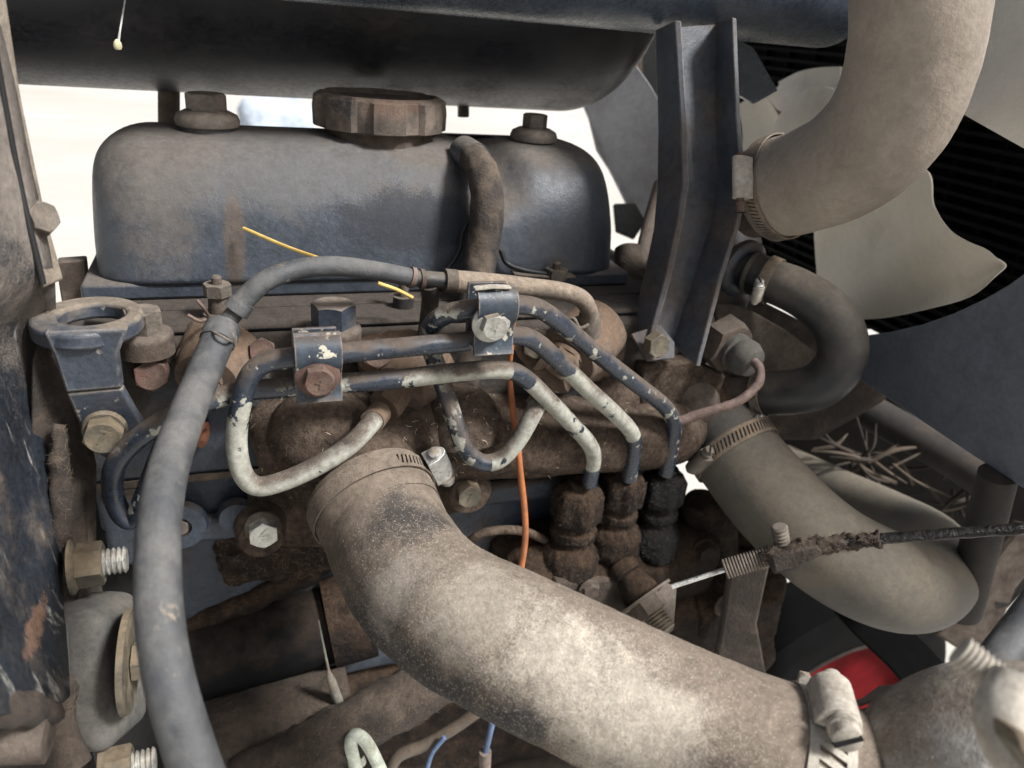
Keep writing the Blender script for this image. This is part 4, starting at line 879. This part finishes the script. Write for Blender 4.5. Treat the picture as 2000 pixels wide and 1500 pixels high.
part('brown_cable', tube([A(755, 1530, -.12), A(775, 1480, -.12), A(830, 1455, -.12), A(890, 1420, -.12), A(960, 1370, -.12)], 12*s_at(A(830, 1450, -.12)), n=14), 'dull_tube', None, label='brown dusty cable curving under the big intake hose', cat='cable')
part('blue_wire', tube([A(828, 1530, -.13), A(842, 1475, -.13), A(868, 1440, -.13)], 5*s_at(A(842, 1475, -.13)), n=10), 'blue_wire', None, label='thin blue wire without a terminal under the intake hose', cat='wire')
t = thing('blue_wire', 'short blue wire with a brown sleeve below the intake hose', 'wire', A(945, 1530, -.14))
part('insulation', tube([A(947, 1476, -.14), A(955, 1440, -.14), A(962, 1410, -.14)], 6*s_at(A(950, 1470, -.14)), n=10), 'blue_wire', t)
part('sleeve', tube([A(945, 1540, -.14), A(948, 1468, -.14)], 12*s_at(A(950, 1470, -.14)), n=14), 'beige_terminal', t, angle=40)
part('bounce_blocker', bbox_u(-1.3, .42, -.2, .42, .28, .30), 'dark_tin', None, bevel=.003, label='dark unseen plate added under the engine to block ground bounce', cat='light blocker')  # out of view, added to cut the light bouncing up from the ground
part('engine_sump', rblock(W(-.15, 0, 0)[0], W(.40, 0, 0)[0], W(0, -.05, 0)[1], W(0, .18, 0)[1], W(0, 0, .36)[2], W(0, 0, .558)[2], .02, res=20, amp=.003, sc=30), 'oily_dirt', None, angle=180, label='dark oily engine sump in the shadows at the bottom', cat='sump')

# ================================================================== OVERHEAD TANK AND FRAME RAIL
tk = thing('tank', 'long dark rounded tank hanging over the rocker cover', 'tank', W(0, .22, 1.07))
tr = .16; tz = 1.056+tr; ty = .215
prof = []
xa, xb = -.42, .315; rc_ = .07
L = xb-xa
for k in range(9): a = math.pi/2*k/8; prof.append(((tr-rc_+rc_*math.sin(a))*K, (rc_*(1-math.cos(a)))*K))
prof += [(tr*K, L*.3*K), (tr*K, L*.6*K)]
for k in range(13): a = math.pi/2*k/12; prof.append(((tr-rc_+rc_*math.cos(a))*K, (L-rc_+rc_*math.sin(a))*K))
prof = [(0, 0)]+prof+[(0, L*K)]
part('shell', lathe(prof, W(xa, ty, tz), NX, n=96), 'tank_paint', tk, angle=60)
part('stud', tube([A(330, 120, .2), A(330, 260, .2)], 20*s_at(A(330, 200, .2)), n=16), 'rust_brown', tk, angle=40)
part('drain_stub', tube([A(905, 140, .2), A(905, 228, .2)], 11*s_at(A(905, 220, .22)), n=14), 'dusty_steel', tk, angle=40)
cc_ = thing('cocoon', 'tiny pale cocoon hanging on a web strand under the tank', 'cocoon', P(232, 90, .50))
b = P(231, 98, .50); s = s_at(b)
part('case', lathe([(0, 0), (6*s, 1.5*s), (8*s, 7*s), (7*s, 14*s), (3*s, 19*s), (0, 20*s)], b, NZ, n=16), 'cocoon', cc_)
part('strand', tube([P(231, 84, .50), P(236, 50, .50), P(246, -10, .51)], [2.6*s, 1.8*s, 1.6*s], n=6), 'web', cc_)
rl = thing('frame_rail', 'navy painted round frame tube with a capped end above the channel post', 'frame rail', W(.2, .03, 1.14))
xr = XP(1668, 40, .445)[0]/K
rr_ = .055; prof = [(0, 0), (rr_*.9*K, 0), (rr_*K, .004*K), (rr_*K, (.445+.9-.03)*K)]
for k in range(1, 9): a = math.pi/2*k/8; prof.append(((rr_-.03+.03*math.cos(a))*K, (.445+.9-.03+.03*math.sin(a))*K))
prof.append((0, (.445+.9)*K))
part('tube', lathe(prof, W(-.9, .02, 1.1395+rr_), NX, n=64), 'rail_paint', rl, angle=50)
part('gusset', prism([W(.335, .035, 1.145), W(.36, .03, 1.135), W(.41, .05, 1.10), W(.40, .07, 1.085), W(.37, .06, 1.095), W(.335, .06, 1.115)], NY*.006), 'rail_paint', rl, bevel=.001)
# channel post bolted to the head
cp = thing('channel_post', 'navy and rust stained channel post running from the frame rail down to the engine', 'post', P(1290, 700, .63))
ctr = [(P(1287, 40, .60), P(1318, 40, .592), P(1400, 40, .612), P(1426, 40, .594)),
       (P(1292, 240, .615), P(1330, 240, .605), P(1398, 240, .628), P(1434, 240, .608)),
       (P(1290, 360, .622), P(1334, 360, .612), P(1402, 360, .634), P(1446, 360, .616)),
       (P(1283, 440, .624), P(1322, 440, .614), P(1386, 440, .636), P(1434, 440, .618)),
       (P(1262, 540, .628), P(1300, 540, .618), P(1354, 540, .64), P(1402, 540, .622)),
       (P(1234, 655, .632), P(1268, 655, .622), P(1312, 668, .644), P(1356, 716, .628))]
def ribbon(cols, thick, offs):
    V = []; F = []; m = len(cols)
    for (a, b) in cols:
        V += [a, b, b+offs, a+offs]
    for i in range(m-1):
        for k in range(4): F.append((i*4+k, i*4+(k+1) % 4, i*4+4+(k+1) % 4, i*4+4+k))
    F.append((3, 2, 1, 0)); F.append(tuple((m-1)*4+k for k in range(4)))
    return V, F
th_ = .003
# outer side of the left flange, web and inner side of the right flange
def offrow(pt, d): return pt+d
part('flange', ribbon([(r[0]+FW*.012, r[1]) for r in ctr], th_, RT*th_*1.3), 'post_paint', cp, bevel=.0007)
part('web', ribbon([(r[1]+FW*.008+RT*.002, r[2]+FW*.004+RT*.0035) for r in ctr], th_, FW*th_), 'post_paint', cp, bevel=.0005)
part('flange', ribbon([(r[2]+FW*.004, r[3]-FW*.004) for r in ctr], th_, RT*th_+FW*.001), 'post_paint', cp, bevel=.0007)
part('foot_plate', prism([P(1232, 652, .622), P(1290, 634, .626), P(1318, 668, .632), P(1318, 700, .634), P(1264, 706, .622)], nrm(FW)*.004), 'post_paint', cp, bevel=.0008)
bolt(cp, 0, 0, 0, 25, 30, pos=P(1272, 667, .620), mat='olive_zinc', flange=0, axis=nrm((.1, -1, .05)))

# ================================================================== COOLING SIDE
rh = thing('radiator_hose', 'thick beige dusted upper radiator hose curving down to the thermostat', 'hose', P(1510, 460, .65))
rhp = [P(1800, -120, .49), P(1796, 0, .50), P(1786, 90, .515), P(1760, 185, .535), P(1710, 268, .56), P(1640, 325, .59), P(1565, 356, .62), P(1500, 372, .645)]
part('tube', tube(rhp, [.0425*K]*5+[.0420*K, .0412*K, .0405*K], n=56, sub=12, wob=.0005, wsc=70), 'beige_rubber', rh, angle=180)
rax = rhp[7]-rhp[6]
part('thermostat_neck', tube([rhp[7]-rax*.02, rhp[7]+rax*.55], .037*K, n=40), 'rust_brown', rh)
worm_clamp('hose_clamp', 'dusty worm clamp with a white housing on the beige radiator hose', rhp[7]-rax*.35, rax, .0422*K, .0125*K, -RT*.6-FW*.8, 'worm drive hose clamps', boxmat='pale_dust_steel', screwmat='rusty_bolt', hint=UP, slots=(-1.75, -.2), boxs=2.1, screw_len=1.5, flip=-1)
wb = thing('thermostat_housing', 'navy cast thermostat housing behind the channel post', 'housing', P(1430, 700, .69))
part('casting', roughen(prism([P(1350, 430, .70), P(1478, 430, .71), P(1492, 470, .71), P(1480, 560, .71), P(1440, 640, .705), P(1400, 720, .70), P(1330, 740, .69)], nrm(FW)*.05), .0, 1), 'navy_paint', wb, bevel=.004, seg=3)
fa = nrm(P(1500, 548, .665)-P(1440, 515, .69))
b = P(1442, 520, .693); s = s_at(b)
part('outlet_flange', lathe([(54*s, 0), (57*s, 4*s), (57*s, 16*s), (50*s, 22*s), (36*s, 24*s), (34*s, 50*s), (0, 50*s)], b, fa, n=40), 'navy_paint', wb, angle=40)
part('pump_casting', prism([P(1400, 560, .80), P(1500, 590, .80), P(1600, 640, .82), P(1720, 660, .84), P(1740, 780, .86), P(1600, 860, .86), P(1400, 860, .82)], nrm(FW)*.03), 'mud_plate', wb, bevel=.006)
part('mounting_flange', prism([P(1395, 590, .69), P(1450, 595, .695), P(1530, 640, .72), P(1600, 690, .74), P(1600, 760, .74), P(1480, 760, .72), P(1400, 720, .70)], nrm(FW)*.012), 'rust_brown', wb, bevel=.002)
bh = thing('bypass_hose', 'short black rubber bypass hose bent in a tight U', 'hose', P(1640, 790, .68))
bp = [P(1462, 530, .682), P(1500, 546, .672), P(1555, 568, .66), P(1610, 604, .652), P(1643, 655, .65), P(1640, 710, .655), P(1600, 752, .665), P(1545, 766, .68), P(1480, 768, .70)]
part('tube', tube(bp, [q*K for q in (.0185, .0187, .0195, .0203, .0206, .0206, .0203, .0200, .0195)], n=40, sub=12), 'black_rubber', bh, angle=180)
part('end_bead', tube([P(1466, 532, .681), P(1474, 535, .679)], .0198*K, n=32), 'olive_rubber', bh, angle=40)
worm_clamp('hose_clamp', 'small worm clamp with a silver screw on the upper end of the bypass hose', P(1503, 547, .6715), bp[2]-bp[1], .0197*K, .0095*K, -UP*.7-FW*.7-RT*.3, 'worm drive hose clamps', boxmat='pale_dust_steel', screwmat='bright_zinc', hint=UP, slots=(.25, 1.9), boxs=1.3, flip=-1, screw_len=1.3, rscale=1.3)
worm_clamp('hose_clamp', 'small worm clamp with a bright screw end on the lower end of the bypass hose', P(1488, 768, .698), bp[8]-bp[7], .0206*K, .0085*K, -UP*.9-FW*.4, 'worm drive hose clamps', boxmat='bright_zinc', screwmat='zinc', hint=UP, slots=(1.0, 2.0), boxs=1.1, flip=1)
part('neck', tube([P(1490, 768, .697), P(1400, 772, .72)], .016*K, n=30), 'rust_brown', wb)
ts = thing('temperature_sensor', 'brown hex temperature sensor with rubber boot beside the channel post', 'sensor', P(1420, 700, .65))
b = P(1402, 660, .665); s = s_at(b); sa = nrm(P(1478, 715, .635)-P(1402, 660, .665))
part('hex_body', hexmesh(b, sa, 54*s, 42*s, UP), 'rust_brown', ts, angle=28)
part('boot', lathe([(34*s, 40*s), (36*s, 52*s), (29*s, 56*s), (35*s, 62*s), (36*s, 78*s), (28*s, 96*s), (14*s, 100*s), (0, 100*s)], b, sa, n=28), 'mount_rubber', ts, angle=50)
part('sensor_wire', tube([P(1472, 706, .628), P(1484, 722, .622), P(1478, 752, .618), P(1440, 785, .615), P(1385, 803, .615), P(1328, 822, .62)], 9.5*s_at(P(1440, 785, .615)), n=14, wob=.0004, wsc=300), 'copper_wire', None, label='reddish brown wire hooking down from the temperature sensor', cat='wire')
part('elbow_stub', tube([P(1300, 740, .70), P(1345, 765, .69), P(1355, 800, .70)], .024*K, n=28), 'rust_brown', wb)
# lower radiator hose
lh = thing('radiator_hose', 'thick olive grey lower radiator hose doubling back in a U bend', 'hose', P(1800, 1240, .67))
lhp = [P(1412, 850, .715), P(1440, 890, .705), P(1520, 985, .685), P(1610, 1068, .668), P(1710, 1124, .662), P(1785, 1140, .68), P(1820, 1112, .73), P(1800, 1070, .80), P(1722, 1025, .87), P(1620, 975, .95), P(1520, 925, 1.03)]
part('tube', tube(lhp, [.0395*K, .0400*K, .0415*K, .0420*K, .0425*K, .0420*K, .0420*K, .0420*K, .0415*K, .041*K, .041*K], n=52, sub=12), 'olive_rubber', lh, angle=180)
lax = lhp[1]-lhp[0]
part('cuff', tube([lhp[0]-lax*.45, lhp[0]+lax*.1, lhp[0]+lax*.35], [.0402*K, .0405*K, .0402*K], n=40, sub=4), 'black_rubber', lh, angle=40)
worm_clamp('hose_clamp', 'slotted worm clamp with a grey screw on the lower radiator hose', lhp[0]+lax*.75, lax, .0412*K, .0145*K, -RT*.9-FW*.45, 'worm drive hose clamps', boxmat='dusty_steel', screwmat='dusty_steel', hint=UP, slots=(-2.6, -.3), boxs=1.3, flip=-1, screw_len=1.1)
part('pump_inlet', tube([lhp[0]-lax*.3, lhp[0]-lax*1.4], .036*K, n=36), 'oily_dirt', wb)
# fan
XF = .50
fc = W(XF, .085, 1.035)
fan = thing('cooling_fan', 'beige plastic cooling fan with broad curved blades in front of the radiator', 'fan', fc)
part('hub', lathe([(.07*K, -.03*K), (.07*K, .01*K), (.05*K, .02*K), (0, .02*K)], fc, -NX, n=40), 'beige_plastic', fan, angle=40)
def blade(outline, xoff):
    """a blade from an outline given on the fan plane, twisted about its own length"""
    pts = [XP(px, py, XF+xo) for px, py, xo in outline]
    return pts
def blade_mesh(lead, trail, thick):
    """skin between a leading and a trailing edge"""
    a, _ = crom(lead, None, 6); b, _ = crom(trail, None, 6); m = min(len(a), len(b)); V = []; F = []; n = 9
    for i in range(m):
        for k in range(n):
            t = k/(n-1); p = a[i]*(1-t)+b[i]*t; bow = math.sin(math.pi*t)*.006
            V.append(p+NX*bow)
    for i in range(m):
        for k in range(n): V.append(V[i*n+k]+NX*thick)
    o = m*n
    for i in range(m-1):
        for k in range(n-1):
            q = (i*n+k, i*n+k+1, (i+1)*n+k+1, (i+1)*n+k); F.append(q); F.append(tuple(j+o for j in reversed(q)))
    rim = [k for k in range(n)]+[i*n+n-1 for i in range(1, m)]+[(m-1)*n+k for k in range(n-2, -1, -1)]+[i*n for i in range(m-2, 0, -1)]
    for i in range(len(rim)): j = (i+1) % len(rim); F.append((rim[i], rim[j], rim[j]+o, rim[i]+o))
    return V, F
XQ = lambda px, py, x: XP(px, py, x)
part('blade', blade_mesh([XQ(1560, 330, .49), XQ(1700, 330, .475), XQ(1805, 330, .46), XQ(1822, 400, .458), XQ(1850, 446, .456), XQ(1885, 470, .455), XQ(1922, 486, .455), XQ(1944, 504, .456)],
                         [XQ(1588, 430, .53), XQ(1594, 520, .525), XQ(1604, 598, .52), XQ(1650, 621, .515), XQ(1715, 622, .51), XQ(1800, 606, .50), XQ(1892, 580, .478), XQ(1951, 532, .46)], .0015), 'beige_plastic', fan, angle=60)
part('blade', blade_mesh([XQ(1780, 200, .46), XQ(1850, 205, .455), XQ(1890, 228, .45), XQ(1950, 262, .445), XQ(2040, 312, .44)],
                         [XQ(1740, 60, .53), XQ(1800, 20, .52), XQ(1880, -30, .51), XQ(1980, -60, .50), XQ(2080, -60, .49)], .003), 'beige_plastic', fan, angle=60)
part('blade', blade_mesh([XQ(1600, 240, .50), XQ(1560, 235, .50), XQ(1520, 215, .49), XQ(1492, 180, .485)], [XQ(1640, 130, .53), XQ(1600, 132, .53), XQ(1560, 140, .53), XQ(1520, 160, .52)], .003), 'beige_plastic', fan, angle=60)
part('blade', blade_mesh([XQ(1440, 205, .52), XQ(1490, 185, .52), XQ(1540, 260, .52)], [XQ(1440, 330, .52), XQ(1480, 330, .52), XQ(1540, 300, .52)], .003), 'beige_plastic', fan, angle=60)
# radiator
XR = .60
rd = thing('radiator', 'black finned radiator core behind the fan blades', 'radiator', W(XR, -.05, .70))
part('core', bbox_u(XR+.012, XR+.05, -.42, .42, .845, 1.32), 'radiator_black', rd)
finm = None
for i in range(38):
    z = .85+i*.0118
    if finm is None:
        finm = part('fin', bbox_u(XR, XR+.0119, -.42, .42, z, z+.0042), 'radiator_black', rd, smooth=False); z0f = z
    else:
        o = finm.copy(); COL.objects.link(o); o.parent = rd; o.location = (0, 0, (z-z0f)*K)
for y in np.arange(-.40, .41, .05):
    part('tube_row', bbox_u(XR+.004, XR+.0119, y, y+.004, .846, 1.31), 'radiator_black', rd, smooth=False)
sh = thing('fan_shroud', 'flat navy fan shroud panel with a curved cut out', 'shroud', XP(1900, 960, .47))
arc = [(1690, 655), (1740, 648), (1800, 634), (1860, 613), (1920, 585), (1970, 556), (2030, 512)]
part('panel', prism([XP(x, y, .48) for x, y in arc]+[XP(2080, 700, .48), XP(2080, 1015, .48), XP(2000, 955, .48), XP(1900, 890, .48), XP(1800, 823, .48), XP(1695, 752, .48), XP(1625, 705, .48), XP(1625, 640, .48), XP(1670, 645, .48)], NX*.004), 'shroud_paint', sh, bevel=.0008)
part('bracket_leg', tube([P(1950, 925, .62), P(1915, 1060, .66), P(1880, 1190, .72)], [34*s_at(P(1920, 1000, .65)), 36*s_at(P(1920, 1000, .65)), 40*s_at(P(1920, 1000, .65))], n=28), 'dark_tin', sh, angle=60)
gp = part('grey_plate', prism([P(1125, 170, 1.05), P(1195, 60, 1.03), P(1270, 165, 1.0), P(1310, 235, .98), P(1310, 380, .98), P(1255, 428, 1.0), P(1225, 400, 1.02), P(1190, 330, 1.04), P(1165, 292, 1.05), P(1150, 230, 1.05)], nrm(FW)*.006), 'grey_plate', None, bevel=.001, label='grey blurred plate between the tank end and the channel post', cat='plate')
part('dark_bracket', roughen(prism([P(1200, 400, .93), P(1240, 395, .93), P(1262, 430, .94), P(1240, 465, .94), P(1205, 450, .93)], nrm(FW)*.01), .002, 60), 'black_cavity', None, bevel=.001, label='small black bracket between the rocker cover and the grey plate', cat='bracket')
part('gap_shadow_sheet', prism([P(1150, 40, 1.2), P(1300, 40, 1.2), P(1300, 470, 1.2), P(1262, 470, 1.2), P(1300, 250, 1.2)], nrm(FW)*.01), 'black_cavity', None, smooth=False, label='black sheet painted as the shadow in the gap behind the grey plate', cat='frame')  # flat black sheet, paints the shadow of the gap behind the rail
part('tan_panel', prism([P(1186, 62, 1.15), P(1256, 62, 1.15), P(1254, 160, 1.15)], nrm(FW)*.01), 'far_tan', None, smooth=False, label='small tan triangular panel glimpsed under the frame rail', cat='panel')
part('rusty_pipe', tube([P(1290, 360, .80), P(1268, 440, .78), P(1250, 520, .76), P(1246, 560, .75)], 14*s_at(P(1268, 440, .78)), n=16), 'rust_brown', None, label='thin rusty pipe behind the channel post', cat='pipe')
part('dusty_fitting', tube([P(1225, 485, .76), P(1232, 560, .75), P(1220, 640, .73)], [26*s_at(P(1225, 520, .76)), 30*s_at(P(1225, 520, .76)), 28*s_at(P(1225, 520, .76))], n=18, wob=.002, wsc=80), 'mud_plate', None, label='brown dusty fitting between the rocker cover and the channel post', cat='fitting')
# dark lower right background: frame, straw-like roots, wheel
uf = thing('axle_frame', 'dark brown frame plates below the fan shroud', 'frame', P(1750, 1000, 1.1))
part('plate', prism([P(1480, 620, 1.02), P(1700, 740, 1.0), P(2060, 960, .92), P(2060, 1090, .98), P(1960, 1200, 1.02), P(1840, 1130, 1.1), P(1560, 960, 1.15), P(1480, 800, 1.1)], nrm(FW)*.02), 'dark_tin', uf, bevel=.002)
part('cross_bar', tube([P(1690, 800, .97), P(1850, 890, .93), P(1960, 965, .90)], .022*K, n=20), 'dark_tin', uf)
for k in range(60):                                        # dry stalks caught under the shroud
    if k < 16: c_ = (1690+random.uniform(-14, 14), 900+random.uniform(-12, 12)); a_ = 2*math.pi*k/16+random.uniform(-.25, .25)
    else: c_ = (random.uniform(1560, 1900), random.uniform(830, 1010)); a_ = random.uniform(0, 6.28)
    L_ = random.uniform(60, 170); d0 = random.uniform(.93, .97)
    m_ = (c_[0]+math.cos(a_)*L_*.5+random.uniform(-14, 14), c_[1]+math.sin(a_)*L_*.35+random.uniform(-10, 10)); e_ = (c_[0]+math.cos(a_)*L_, c_[1]+math.sin(a_)*L_*.7)
    part('stalk', tube([P(*c_, d0), P(*m_, d0-.01), P(*e_, d0-.005)], [q*K*random.uniform(.6, 1.3) for q in (.0024, .0022, .0012)], n=8), random.choice(('dark_stalk', 'dark_stalk', 'dull_tube')), uf)
part('arm', prism([P(1830, 1240, .95), P(1880, 1150, .95), P(2000, 1020, .9), P(2060, 1060, .9), P(1985, 1150, .93), P(1945, 1250, .95), P(1900, 1285, .96)], nrm(FW)*.015), 'rust_brown', uf, bevel=.002)
b = P(1950, 1167, .945); part('hole', lathe([(16*s_at(b), 0), (16*s_at(b), .006), (0, .006)], b, -FW, n=20), 'black_cavity', uf, angle=40)
wh = thing('tractor_wheel', 'black tyred wheel with a red rim seen under the lower hose', 'wheel', P(1620, 1500, 1.15))
wr_ = .19; wc0 = P(1610, 1226, 1.0)-NZ*wr_; wax = nrm(-NY+NX*.15)
part('tyre', lathe([(wr_*.93, -.05), (wr_*1.1, -.05), (wr_*1.2, -.02), (wr_*1.2, .02), (wr_*1.12, .03), (wr_*.97, .028), (wr_*.93, .02)], wc0, wax, n=72, ring=True), 'tyre_black', wh, angle=40)
part('rim', lathe([(wr_*.935, -.03), (wr_*.935, .015), (wr_*.9, .006), (0, .0)], wc0, wax, n=72), 'red_paint', wh, angle=50)
part('rim_edge', lathe([(wr_*.93, .02), (wr_*.965, .026), (wr_*.97, .031), (wr_*.93, .026)], wc0, wax, n=72, ring=True), 'dark_tin', wh, angle=60)
part('fan_belt', strap([P(1640, 1150, .86), P(1700, 1215, .84), P(1770, 1280, .82), P(1850, 1370, .80)], nrm(RT+UP*.6)*.035, .006), 'tyre_black', None, bevel=.001, label='black rubber fan belt under the bend of the lower radiator hose', cat='belt')
cb_ = A(545, 224, 9); part('blue_sheet', rblock(cb_[0]-.34, cb_[0]+.3, cb_[1]-.2, cb_[1]+.2, cb_[2]-.25, cb_[2]+.13, .12, res=10, amp=.05, sc=3), 'far_blue', None, angle=180, label='pale blue blurred object on the yard far behind the engine', cat='sheet')
